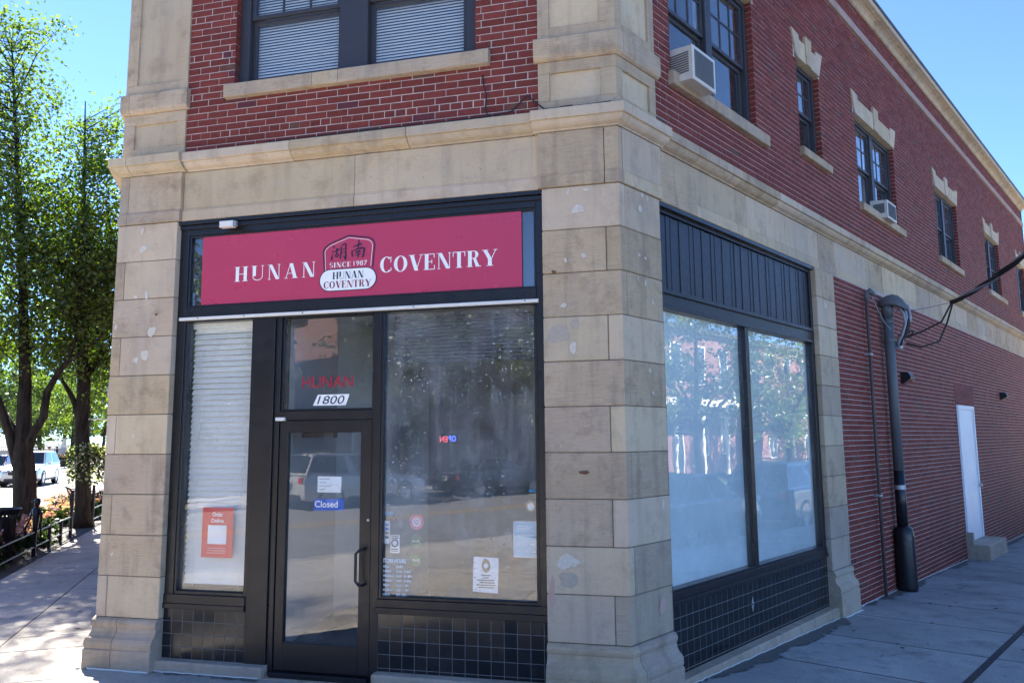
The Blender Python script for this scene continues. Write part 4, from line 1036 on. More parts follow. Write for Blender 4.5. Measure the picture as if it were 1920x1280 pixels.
for z in (2.6, 3.35, 3.62): mb.tube([P(6.75, .10, z, SN), P(6.75, .10, z+.03, SN)], .076, 16)
mb.build('collar', M['pipe'], sm_)
mb = MB(); hv = []; nu, nv_ = 16, 9
for i in range(nv_):
    ph = math.pi*i/(nv_-1)
    for j in range(nu):
        th_ = 2*math.pi*j/nu; du, do, dz_ = .115*math.cos(th_)*math.sin(ph), .185*math.cos(ph), .14*math.sin(th_)*math.sin(ph)
        dz_ = max(dz_, -.035); hv.append(P(6.77+du+(.12*math.cos(ph)*-.25), .175-do, 3.90+dz_-.10*max(0, -math.cos(ph))**2, SN))
mb.add(hv, [(i*nu+j, i*nu+(j+1) % nu, (i+1)*nu+(j+1) % nu, (i+1)*nu+j) for i in range(nv_-1) for j in range(nu)]); mb.build('weatherhead', M['pipe'], sm_, smooth=True)
mb = MB(); mb.tube([P(6.75, .10, 3.72, SN), P(6.75, .10, 3.90, SN)], .082, 14); mb.build('head_collar', M['pipe'], sm_, smooth=True)
for k in range(7):
    mb = MB(); dx, dy, dz_ = .022*(k-3), .016*((k*5) % 4-1.5), .03*((k*3) % 5-2)
    mb.tube([P(6.80+dx, .25+dy, 3.90, SN), P(6.84+dx, .33+dy, 3.80+dz_, SN), P(6.86+dx*1.2, .345+dy, 3.66+dz_, SN), P(6.86+dx, .29+dy, 3.50+dz_, SN), P(6.86+dx*.7, .23+dy, 3.38+dz_*.5, SN), P(6.88+dx*.5, .20+dy, 3.30, SN)], .019, 7); mb.build('service_wire', M['greywire'] if k % 3 != 2 else M['cable'], sm_, smooth=True)
mb = MB(); mb.tube([P(6.84, .2, 3.44, SN), P(6.98, .33, 3.43, SN), P(6.93, .38, 3.50, SN), P(6.80, .26, 3.47, SN)], .014, 6); mb.build('wire_coil', M['cable'], sm_, smooth=True)
mb = MB(); mb.cbox(6.86, 6.97, 3.26, 3.38, .12, .22, .01); mb.build('connector', M['galv'], sm_)
# service drop to the pole on the corner
CB = [P(6.98, .26, 3.33, SN), P(7.15, .42, 3.28, SN), P(7.3, .62, 3.36, SN), P(7.3, .74, 3.62, SN), P(7.1, .86, 3.83, SN)]
clev = P(7.0, .88, 3.86, SN); pole_xy = SN*5.2+SD*(-1.2); far_ = Vector((pole_xy.x, pole_xy.y, 5.75))
def sag(a, b, s, n=24): return [a.lerp(b, i/n)-Vector((0, 0, s*4*(i/n)*(1-i/n))) for i in range(n+1)]
cab = link('service_cable', None, None, clev); tag(cab, 'bundle of black service cables sloping from the hooded pipe head to the pole', 'cable')
sg_ = sag(clev, far_, .55)
for k in range(3):
    pts = []
    for i, p in enumerate(sg_):
        a = i*1.3+k*2.094; pts.append(p+Vector((.020*math.cos(a), .012*math.sin(a), .020*math.sin(a))))
    mb = MB(); mb.tube(pts, .019, 6); mb.build('strand', M['cable'] if k else M['greywire'], cab, smooth=True)
mb = MB(); mb.tube(CB+[clev], .013, 6); mb.build('loop', M['cable'], cab, smooth=True)
mb = MB(); mb.tube([P(6.98, .26, 3.42, SN), P(7.1, .45, 3.50, SN), P(7.15, .70, 3.62, SN), clev], .013, 6); mb.build('loop', M['cable'], cab, smooth=True)
mb = MB(); mb.tube([P(6.85, .13, 3.80, SN), P(6.92, .5, 3.80, SN), clev], .006, 5); mb.build('guy_wire', M['galv'], cab)
up = empty('utility_pole', (pole_xy.x, pole_xy.y, 0), 'wooden utility pole at the kerb of the side street corner', 'pole')
M['wood'] = plain('weathered_wood', (.12, .09, .065), .9, var=.3, ns=9, bump=.6)
mb = MB(); mb.tube([(pole_xy.x, pole_xy.y, -.2), (pole_xy.x, pole_xy.y, 9.2)], [.16, .11], 12); mb.build('shaft', M['wood'], up, smooth=True)
mb = MB(); mb.box((pole_xy.x, pole_xy.y, 8.4), (2.2, .1, .12), .5); mb.build('crossarm', M['wood'], up)
mb = MB(); mb.lathe((pole_xy.x, pole_xy.y, 5.72), [(.0001, -.06), (.16, -.06), (.16, .06), (.0001, .06)], 12); mb.build('cable_bracket', M['galv'], up)
# wall lights
def wall_light(t, z, label):
    e = link('wall_light', None, None, P(t, .1, z, SN)); tag(e, label, 'wall light', 'wall lights on the side wall')
    n = SN; q = [(-.02, z+.10), (.09, z+.10), (.13, z+.02), (.115, z-.01), (-.02, z-.085)]; mb = MB(); mb.run([(o, zz) for o, zz in q], t-.11, t+.11); mb.build('housing', M['iron'], e)
    mb = MB(); q = [P(t-.09, .114, z-.013, n), P(t+.09, .114, z-.013, n), P(t+.09, .005, z-.075, n), P(t-.09, .005, z-.075, n)]; mb.add(q, [(0, 1, 2, 3)]); mb.build('lens', M['glass_up'], e)
wall_light(7.72, 2.87, 'black wedge wall light nearest the thick service pipe'); wall_light(15.5, 2.87, 'black wedge wall light beyond the white side door')
# side door, flush and white, with its stone step
mb = MB(); mb.pbox(11.08, 12.45, .06, 2.57, -.05, -.012); sdo = mb.build('side_door', M['doorwhite'], B)
mb = MB(); strips(mb, [(11.10, 11.16, .06, 2.57), (12.37, 12.43, .06, 2.57), (11.16, 12.37, 2.50, 2.57)], -.012, .012); mb.build('door_casing', M['doorwhite'], sdo)
mb = MB(); q = [(-.1, -.6), (.34, -.6), (.34, .03), (.32, .05), (-.1, .055)]; mb.run(q, 11.02, 12.62); mb.build('door_step', M['stone_base'], B)
mb = MB(); mb.pbox(10.98, 11.10, .05, .26, -.02, .10); mb.build('door_plinth', M['stone_base'], B)
# loose wire on the front cornice
lw_ = link('loose_wire', None, None, P(-1.1, .05, 4.72)); tag(lw_, 'thin black wire lying along the stone ledge below the upstairs window', 'wire')
mb = MB(); pts = [P(-1.146, .0, 5.12), P(-1.135, .006, 5.02), P(-1.11, .01, 4.93), P(-1.12, .012, 4.80), P(-1.09, .03, 4.735), P(-1.0, .04, 4.727), P(-.88, .03, 4.75), P(-.81, .01, 4.83), P(-.75, .008, 4.885), P(-.69, .012, 4.82), P(-.6, .03, 4.735), P(-.45, .035, 4.728), P(-.2, .04, 4.728), P(-.04, .05, 4.728)]
mb.tube(pts, .0065, 6); mb.build('wire', M['cable'], lw_, smooth=True)
mb = MB(); mb.tube([P(t, .045+.008*math.sin(t*5), 4.718, FN) for t in fr(-3.2, -1.05, 30)], .0055, 5); mb.build('wire', M['cable'], lw_, smooth=True)
mb = MB(); mb.tube([P(-.47, .035, 4.729), P(-.36, .038, 4.73)], .012, 8); mb.build('splice', M['cable'], lw_)

# ------------------------------------------------------------------ patched holes and scrapes on the stonework
def patch(t, z, rt, rz_, mat='plaster', o=.0042, par=None):
    mb = MB(); n = 30; vs = [P(t, o+.0012, z)]; a0 = rng.random()*6
    ro = [.78+.14*math.sin(2*math.pi*i/n*2+a0)+.08*math.sin(2*math.pi*i/n*3+a0*3)+rng.uniform(-.2, .2) for i in range(n)]; ro = [(ro[i]*2+ro[i-1])/3 for i in range(n)]
    nn = nrm(t)
    for i in range(n):
        a = 2*math.pi*i/n; vs.append(P(t+rt*ro[i]*math.cos(a), o, z+rz_*ro[i]*math.sin(a), nn))
    vs[0] = P(t, o+.0012, z, nn)
    mb.add(vs, [(0, 1+i, 1+(i+1) % n) for i in range(n)]); mb.build('plaster_patch', M[mat], par)
M['greypatch'] = plain('grey_mortar_patch', (.42, .36, .29), .95, var=.22, ns=26, bump=.7)
M['pinkpatch'] = plain('pink_mortar_smear', (.50, .33, .27), .9, var=.15, ns=18, bump=.4)
M['rusty'] = plain('rust_stain', (.16, .075, .04), .95, var=.4, ns=16)
for t, z, a, b in ((-.34, 3.86, .058, .050), (-.42, 4.01, .018, .03), (-.27, 4.02, .026, .018), (-.30, 3.47, .024, .026), (-.45, 3.44, .016, .022), (-.47, 3.07, .035, .022), (.30, 3.90, .035, .045), (.42, 4.02, .016, .028), (.34, 4.03, .018, .028), (.36, 3.49, .018, .018), (.27, 3.50, .018, .018), (.35, 3.28, .018, .04), (.24, 3.30, .014, .02), (.46, 3.13, .018, .026), (.38, 2.55, .022, .026), (.42, 2.37, .018, .022), (.52, 1.46, .024, .045), (-.40, 2.72, .03, .075)): patch(t, z, a, b, 'plaster', .0042, pierR)
patch(-.52, 2.84, .10, .105, 'greypatch', .0042, pierR); patch(-.38, 2.92, .05, .055, 'greypatch', .0042, pierR); patch(-.47, 1.06, .09, .075, 'plaster', .0042, pierR); patch(-.47, .92, .11, .06, 'greypatch', .0042, pierR)
patch(-.60, .83, .035, .13, 'pinkpatch', .0042, pierR); patch(-.545, 3.35, .022, .02, 'rusty', .0042, pierR); patch(-.33, 1.74, .045, .022, 'rusty', .0042, pierR); patch(.46, .68, .05, .10, 'pinkpatch', .0038, pierR)
for t, z, a, b in ((-4.52, 3.99, .024, .035), (-4.50, 3.82, .05, .042), (-4.56, 3.36, .026, .024), (-4.44, 3.37, .03, .045), (-4.76, 3.08, .018, .03), (-4.36, 3.02, .055, .06), (-4.42, 2.80, .045, .07), (-4.52, 2.76, .03, .04), (-4.50, 2.06, .018, .02), (-4.66, 1.0, .02, .02)): patch(t, z, a, b, 'plaster', .0042, pierL)
patch(-4.32, 3.18, .018, .018, 'rusty', .0042, pierL)
patch(4.52, 3.62, .06, .05, 'plaster', .0042, pierS)

# ------------------------------------------------------------------ planting
def ray(px, py): return CR*((px-960)/cr['f'])-CU*((py-640)/cr['f'])+CF
def at(px, py, D):
    d = ray(px, py); return CAM+d*(D/math.hypot(d.x, d.y))
def leaf_mesh(centers, size, mb, r, flat_=0.0):
    """one folded leaf (two triangles) at each centre"""
    for c in centers:
        s = size*r.uniform(.65, 1.25); a, b = r.uniform(0, 6.283), math.acos(r.uniform(-1, 1))
        u = Vector((math.cos(a)*math.sin(b), math.sin(a)*math.sin(b), math.cos(b)*(1-flat_))); v = u.orthogonal().normalized(); v = (v*math.cos(a*3)+u.cross(v).normalized()*math.sin(a*3))
        u = u*s; v = v*s*.38; c = Vector(c)
        mb.v.extend([tuple(c-u*.5), tuple(c+v), tuple(c+u*.5), tuple(c-v)]); n = len(mb.v)-4
        mb.f.append((n, n+1, n+2, n+3)); mb.a.append(r.random()**1.3); mb.mi.append(0)
def tree(name, b, h, crown, limbs, nl, lsize, leafmat, label, seed, trunk_r=.2, fork=None, twigs=260, group='street trees'):
    """crown: list of (centre offset, radii); limbs: explicit polylines of (offset, radius)"""
    r = random.Random(seed); b = Vector(b); e = empty(name, b, label, 'tree', group)
    tm = MB()
    for L in limbs:
        tm.tube([b+Vector(p) for p, q in L], [q for p, q in L], 9)
    pts_l = []
    for L in limbs:
        for (p, q), (p2, q2) in zip(L[:-1], L[1:]):
            a_, c_ = b+Vector(p), b+Vector(p2); k_ = max(1, int((c_-a_).length/.22))
            pts_l += [a_.lerp(c_, i/k_) for i in range(k_) if a_.lerp(c_, i/k_).z > h*.2]
        pts_l.append(b+Vector(L[-1][0]))
    tot = sum(rr[0]*rr[1]*rr[2] for c, rr in crown); tips = []
    for c, rr in crown:
        k = int(twigs*rr[0]*rr[1]*rr[2]/tot)
        for _ in range(k):
            while True:
                d = Vector((r.uniform(-1, 1), r.uniform(-1, 1), r.uniform(-1, 1)))
                if .12 < d.length < 1: break
            d = d*(d.length**-.35); d = d if d.length < 1 else d.normalized()
            bulge = 1+.22*math.sin(d.x*5+seed)*math.sin(d.z*6+2*seed)+.12*r.uniform(-1, 1)
            tip = b+Vector(c)+Vector((d.x*rr[0], d.y*rr[1], d.z*rr[2]))*bulge
            tips.append(tip)
            s0 = min(r.sample(pts_l, max(6, len(pts_l)//3)), key=lambda q: (q-tip).length+1.1*max(0, q.z-tip.z+.3))
            mid = s0.lerp(tip, .5)+Vector((r.uniform(-.25, .25), r.uniform(-.25, .25), r.uniform(-.1, .3)))
            ln = (tip-s0).length; tm.tube([s0, mid, tip], [.006+.006*ln, .004+.003*ln, .002], 4, cap=False); tips.append(mid) if r.random() < .55 else None
    tm.build('trunk', M['bark'], e, smooth=True)
    per = nl//max(1, len(tips)); lm_ = MB()
    for tip in tips:
        sg = r.uniform(.13, .40)*(h/11)**.5; cs = []
        k = int(per*r.uniform(.4, 1.6))
        for _ in range(k): cs.append((tip.x+r.gauss(0, sg), tip.y+r.gauss(0, sg), tip.z+r.gauss(0, sg*.75)))
        leaf_mesh(cs, lsize, lm_, r)
    lm_.build('crown', leafmat, e, attr=True); return e

# tree nearest the bin: trunk forks low into three limbs
b1 = at(44, 985, 20.4); b1.z = 0.0
def off(b, px, py, D): p = at(px, py, D); return (p.x-b.x, p.y-b.y, p.z)
D1 = 20.4
limb1 = [[((0, 0, -.1), .30), (off(b1, 46, 960, D1), .235), (off(b1, 46, 900, D1), .235), (off(b1, 42, 850, D1), .22), (off(b1, 44, 800, D1), .16), (off(b1, 47, 720, D1), .13), (off(b1, 44, 600, D1), .10), (off(b1, 40, 450, D1), .07), (off(b1, 30, 250, D1), .045), (off(b1, 22, 80, D1), .015)],
    [(off(b1, 46, 855, D1), .14), (off(b1, 62, 812, D1-.2), .09), (off(b1, 82, 780, D1-.3), .085), (off(b1, 88, 735, D1-.3), .075), (off(b1, 108, 700, D1-.4), .065), (off(b1, 124, 680, D1-.4), .06), (off(b1, 150, 662, D1-.4), .04), (off(b1, 190, 630, D1-.3), .015)],
    [(off(b1, 124, 680, D1-.4), .05), (off(b1, 140, 640, D1-.4), .04), (off(b1, 150, 560, D1-.4), .025), (off(b1, 160, 470, D1-.4), .01)],
    [(off(b1, 38, 880, D1), .15), (off(b1, 18, 815, D1), .10), (off(b1, 2, 765, D1), .085), (off(b1, -40, 660, D1), .06), (off(b1, -90, 480, D1), .03)],
    [(off(b1, 40, 830, D1), .08), (off(b1, 12, 780, D1+.4), .06), (off(b1, -20, 720, D1+.8), .04), (off(b1, -60, 560, D1+1), .02)]]
tree('pear_tree', b1, 12.7, [((-.95, -.7, 7.4), (1.75, 1.75, 5.1)), ((-.2, -.2, 5.6), (2.2, 2.1, 2.1)), ((.55, .5, 5.9), (1.2, 1.2, 2.0))], limb1, 34000, .092, M['leafA'], 'tall pear tree with a trunk forking low, beside the flower bed and bin', 3, twigs=520)
b2 = at(157, 982, 21.2); b2.z = 0.0; D2 = 21.2
limb2 = [[((0, 0, -.1), .27), (off(b2, 156, 960, D2), .185), (off(b2, 155, 880, D2), .165), (off(b2, 154, 800, D2), .16), (off(b2, 157, 720, D2), .15), (off(b2, 155, 660, D2), .12), (off(b2, 152, 560, D2), .09), (off(b2, 155, 430, D2), .06), (off(b2, 158, 300, D2), .035), (off(b2, 160, 190, D2), .012)],
    [(off(b2, 150, 800, D2), .085), (off(b2, 142, 760, D2), .075), (off(b2, 132, 738, D2), .06), (off(b2, 118, 715, D2), .04), (off(b2, 95, 690, D2), .02)],
    [(off(b2, 160, 705, D2), .08), (off(b2, 178, 685, D2), .06), (off(b2, 200, 655, D2), .045), (off(b2, 240, 590, D2), .02)],
    [(off(b2, 156, 640, D2), .06), (off(b2, 175, 560, D2), .045), (off(b2, 205, 440, D2), .02)]]
tree('pear_tree', b2, 10.8, [((.1, .1, 7.0), (1.55, 1.55, 3.5)), ((.1, .3, 5.3), (1.8, 1.8, 1.8))], limb2, 25000, .092, M['leafA'], 'pear tree with a single straight trunk beside the hanging flower basket', 11, twigs=380)

def simple_tree(l, n, h, r0, mat, label, seed, nl=7000, ls=.2, grp='street trees further off', fn=None, zc=.62):
    p = LP(l, n, 0) if fn is None else fn(l, n); p = Vector((p[0], p[1], 0)); p.z = gz(p.x, p.y)-.02
    q = random.Random(seed); j = lambda: q.uniform(-.3, .3)*r0
    limbs = [[((0, 0, -.1), h*.024), ((j()*.1, j()*.1, h*.2), h*.018), ((j()*.3, j()*.3, h*.45), h*.013), ((j()*.5, j()*.5, h*.7), h*.008), ((j(), j(), h*.92), .02)]]
    for k in range(5):
        a = k*1.256+q.random(); z0 = h*q.uniform(.22, .4); limbs.append([((0, 0, z0), h*.010), ((r0*.35*math.cos(a), r0*.35*math.sin(a), z0+h*.14), h*.007), ((r0*.7*math.cos(a), r0*.7*math.sin(a), z0+h*.32), .02)])
    return tree('street_tree', p, h, [((0, 0, h*zc), (r0, r0, h*.36)), ((j(), j(), h*.42), (r0*.85, r0*.85, h*.2))], limbs, nl, ls, mat, label, seed, twigs=170, group=grp)
simple_tree(24, 3.0, 9.5, 2.6, M['leafB'], 'leafy tree on the near pavement further down the main street', 21, 9000, .17)
simple_tree(37, 3.0, 9.5, 2.8, M['leafB'], 'leafy tree on the near pavement furthest down the main street', 22, 7000, .2)
simple_tree(63, 15.0, 8.0, 2.6, M['leafB'], 'pale green tree on the far pavement by the low wall', 23, 8000, .18)
simple_tree(76, 15.2, 9.5, 3.2, M['leafB'], 'bright green tree on the far pavement beyond the orange chair', 24, 8000, .2)
simple_tree(46, 14.8, 9.5, 3.2, M['leafC'], 'dark green tree on the far pavement above the blue saloon', 25, 8000, .2)
simple_tree(94, 15.4, 10.0, 3.6, M['leafB'], 'yellow green tree furthest along the far pavement', 29, 8000, .22)
simple_tree(108, 8.0, 14, 5.5, M['leafC'], 'big dark tree closing the far end of the main street', 26, 9000, .28)
simple_tree(98, 24, 15, 6.0, M['leafC'], 'big dark tree behind the low wall across the main street', 27, 9000, .3)
simple_tree(80, 23, 13, 5.0, M['leafB'], 'broad tree beside the white building across the main street', 28, 9000, .26)
simple_tree(128, 16, 16, 7.0, M['leafB'], 'huge pale tree beyond the end of the main street', 30, 9000, .34)
simple_tree(135, 28, 17, 8.0, M['leafC'], 'huge dark tree beyond the end of the main street', 35, 9000, .36)

# flower beds by the kerb, edged with railings
def bed(l0, l1, n0, n1, seed, label, nfl=900, fm='flower'):
    r = random.Random(seed); mb = MB()
    ground_grid('planting_bed', fl, fr(l0, l1, 6), fr(n0, n1, 3), M['soil'], .012)
    for k in range(34):
        c = LP(r.uniform(l0+.15, l1-.15), r.uniform(n0+.15, n1-.15), 0); hh = r.uniform(.22, .55); rr = r.uniform(.25, .42); cs = []
        for _ in range(260):
            a, d = r.uniform(0, 6.28), rr*math.sqrt(r.random()); zz = r.random()
            cs.append((c.x+d*math.cos(a)*(1-.4*zz), c.y+d*math.sin(a)*(1-.4*zz), .03+hh*zz))
        leaf_mesh(cs, .10, mb, r)
    o = mb.build('flower_bed_foliage', M['leafD'], attr=True); o['kind'] = 'stuff'; tag(o, label+' foliage', 'plants')
    mb = MB(); 
    for _ in range(nfl//6):
        c = LP(r.uniform(l0+.1, l1-.1), r.uniform(n0+.1, n1-.1), r.uniform(.25, .6)); leaf_mesh([(c.x+r.gauss(0, .05), c.y+r.gauss(0, .05), c.z+r.gauss(0, .03)) for _ in range(7)], .075, mb, r)
    o = mb.build('flower_bed_blooms', M[fm], attr=True); o['kind'] = 'stuff'; tag(o, label+' blooms', 'flowers')
bed(5.6, 10.9, 2.45, 4.05, 5, 'pink flowering bed below the forked pear tree,', 1300)
bed(13.2, 19.0, 2.45, 4.05, 6, 'pink flowering bed beyond the straight pear tree,', 1300)

def railing(l0, l1, n, posts, label, figure=None):
    e = link('railing', None, None, LP(l0, n, 0)); tag(e, label, 'railing', 'iron bed railings')
    for k, l in enumerate(posts):
        tall = k in (0, len(posts)-1); h = 1.0 if tall else .46
        mb = MB(); p = LP(l, n, 0); mb.tube([(p.x, p.y, -.05), (p.x, p.y, h)], .034 if tall else .03, 8); mb.build('post', M['iron'], e)
    for z in (.42, .16):
        mb = MB(); a, b = LP(l0, n, z+.02), LP(l1, n, z+.02); mb.tube([a, b], .017, 6); mb.build('rail', M['iron'], e)
    return e
r1 = railing(7.9, 10.8, 2.32, (7.9, 8.98, 9.9, 10.8), 'black iron railing topped with a slender figure at the flower bed')
mb = MB(); p = LP(5.7, 2.32, .2); mb.tube([LP(5.7, 2.32, .42), LP(7.9, 2.32, .44)], .016, 6); mb.build('rail', M['iron'], r1)
mb = MB(); mb.tube([LP(5.7, 2.32, .16), LP(7.9, 2.32, .18)], .016, 6); mb.build('rail', M['iron'], r1)
p = LP(7.9, 2.32, 0)
mb = MB(); mb.tube([(p.x, p.y, .40), (p.x, p.y, .55), (p.x, p.y, .72), (p.x, p.y, .84), (p.x, p.y, .875)], [.035, .045, .060, .070, .03], 10)
hd = Vector((p.x+.01, p.y, .965)); mb.tube([hd-Vector((0, 0, .085)), hd-Vector((0, 0, .05)), hd, hd+Vector((0, 0, .05)), hd+Vector((0, 0, .07))], [.025, .045, .055, .045, .012], 10)
bun = Vector((CR.x, CR.y, 0))*-.07+hd; mb.tube([bun+Vector((0, 0, -.03)), bun, bun+Vector((0, 0, .03))], [.012, .032, .012], 8)
rv = Vector((CR.x, CR.y, 0))
for s, pts in ((1, [(.06, .83), (.10, .70), (.085, .60), (.12, .30)]), (-1, [(.06, .83), (.10, .68), (.17, .52), (.165, .30)])):
    mb.tube([Vector((p.x, p.y, z))+rv*(s*x) for x, z in pts], [.024, .02, .017, .013], 7)
mb.build('figure', M['iron'], r1, smooth=True)
p = LP(10.8, 2.32, 0); mb = MB()
mb.tube([Vector((p.x, p.y, .9)), Vector((p.x, p.y, 1.0))-rv*.04, Vector((p.x, p.y, 1.08))-rv*.15, Vector((p.x, p.y, 1.06))-rv*.19], [.03, .022, .018, .01], 7)
mb.tube([Vector((p.x, p.y, 1.05))-rv*.15, Vector((p.x, p.y, .86))-rv*.03], .012, 6); mb.tube([Vector((p.x, p.y, .66))-rv*.03, Vector((p.x, p.y, .84))-rv*.02, Vector((p.x, p.y, .94))], [.02, .05, .03], 8); mb.build('figure', M['iron'], r1, smooth=True)
r2 = railing(12.9, 17.5, 2.28, (12.9, 14.4, 16.0, 17.5), 'black iron railing of the bed beyond the straight pear tree')
# litter bin
bp_ = at(-9, 1056, 15.6); bn = empty('litter_bin', (bp_.x, bp_.y, 0.0), 'black slatted metal litter bin with flared rim on the pavement', 'bin')
mb = MB(); mb.lathe((bp_.x, bp_.y, .02), [(.20, 0), (.22, .02), (.22, .74), (.20, .74), (.20, 0)], 24); mb.build('liner', M['iron'], bn)
mb = MB(); mb.lathe((bp_.x, bp_.y, .02), [(.24, .80), (.27, .84), (.325, .885), (.325, .90), (.26, .86), (.23, .80)], 28); mb.build('rim', M['iron'], bn)
for k in range(28):
    a = 2*math.pi*k/28; q = MB(); c_, s_2 = math.cos(a), math.sin(a)
    q.tube([(bp_.x+.23*c_, bp_.y+.23*s_2, .04), (bp_.x+.245*c_, bp_.y+.245*s_2, .70), (bp_.x+.26*c_, bp_.y+.26*s_2, .83), (bp_.x+.315*c_, bp_.y+.315*s_2, .90)], .011, 4); q.build('slat', M['iron'], bn)
# lamp post with hanging flower basket
lpz = at(204, 870, 21.0); lamp = empty('street_lamp', (lpz.x, lpz.y, 0), 'dark street lamp post with a side arm carrying the flower basket', 'lamp post')
M['lampglass'] = plain('frosted_globe', (.75, .75, .72), .35)
mb = MB(); mb.tube([(lpz.x, lpz.y, -.05), (lpz.x, lpz.y, .5), (lpz.x, lpz.y, .55), (lpz.x, lpz.y, 3.0)], [.09, .08, .05, .04], 10); mb.build('post', M['iron'], lamp, smooth=True)
mb = MB(); mb.lathe((lpz.x, lpz.y, 3.0), [(.05, 0), (.09, .04), (.14, .2), (.15, .36), (.10, .5), (.03, .56), (.0001, .58)], 16); mb.build('globe', M['lampglass'], lamp, smooth=True)
bk = at(166, 845, 21.0); mb = MB(); mb.tube([(lpz.x, lpz.y, 2.56), (bk.x, bk.y, 2.56), (bk.x-(lpz.x-bk.x)*.1, bk.y-(lpz.y-bk.y)*.1, 2.56)], .016, 6); mb.build('arm', M['metal'], lamp)
hb = empty('hanging_basket', (bk.x, bk.y, 1.45), 'hanging basket of trailing pale flowers on the lamp post arm', 'flower basket')
mb = MB(); mb.lathe((bk.x, bk.y, 1.62), [(.0001, -.12), (.16, -.06), (.24, .1), (.25, .12), (.0001, .10)], 16); mb.build('bowl', M['bark'], hb)
mb = MB()
for k in range(3):
    a = k*2.094; mb.tube([(bk.x+.24*math.cos(a), bk.y+.24*math.sin(a), 1.74), (bk.x, bk.y, 2.55)], .006, 4)
mb.build('chain', M['iron'], hb)
r = random.Random(9); cs = []; cf = []
for _ in range(2600):
    a, d = r.uniform(0, 6.28), .46*math.sqrt(r.random()); z = 1.95-.35*d-(r.random()**2)*(.75 if d > .2 else .2)+r.gauss(0, .06); (cf if r.random() < .42 else cs).append((bk.x+d*math.cos(a), bk.y+d*math.sin(a), z))
mb = MB(); leaf_mesh(cs, .075, mb, r); mb.build('foliage', M['leafD'], hb, attr=True, kind='stuff'); mb = MB(); leaf_mesh(cf, .065, mb, r); mb.build('flowers', M['flower_w'], hb, attr=True, kind='stuff')

# ------------------------------------------------------------------ vehicles
M['tyre'] = plain('tyre_rubber', (.015, .015, .016), .8); M['rim'] = plain('alloy_rim', (.5, .5, .52), .3, .8); M['carglass'] = plain('tinted_car_glass', (.012, .015, .018), .06, var=.2); M['lampclear'] = plain('headlamp', (.75, .76, .78), .12, var=.05); M['tail'] = plain('tail_lamp', (.35, .01, .01), .2); M['trim'] = plain('black_plastic', (.02, .02, .022), .6); M['plate'] = plain('number_plate', (.65, .66, .7), .5)
def paint(name, col, metal=.3):
    x = NT(name); x.b.inputs['Coat Weight'].default_value = .8; x.b.inputs['Coat Roughness'].default_value = .05
    return x.fin(x.mix(x.noise(40, 2), [a*.95 for a in col], [min(1, a*1.05) for a in col]), .32, None, metal)
M['silver'] = paint('silver_paint', (.55, .56, .57), .5); M['bluecar'] = paint('blue_paint', (.02, .06, .22), .3); M['darkcar'] = paint('charcoal_paint', (.03, .032, .036), .3); M['whitecar'] = paint('white_paint', (.7, .7, .7), 0)
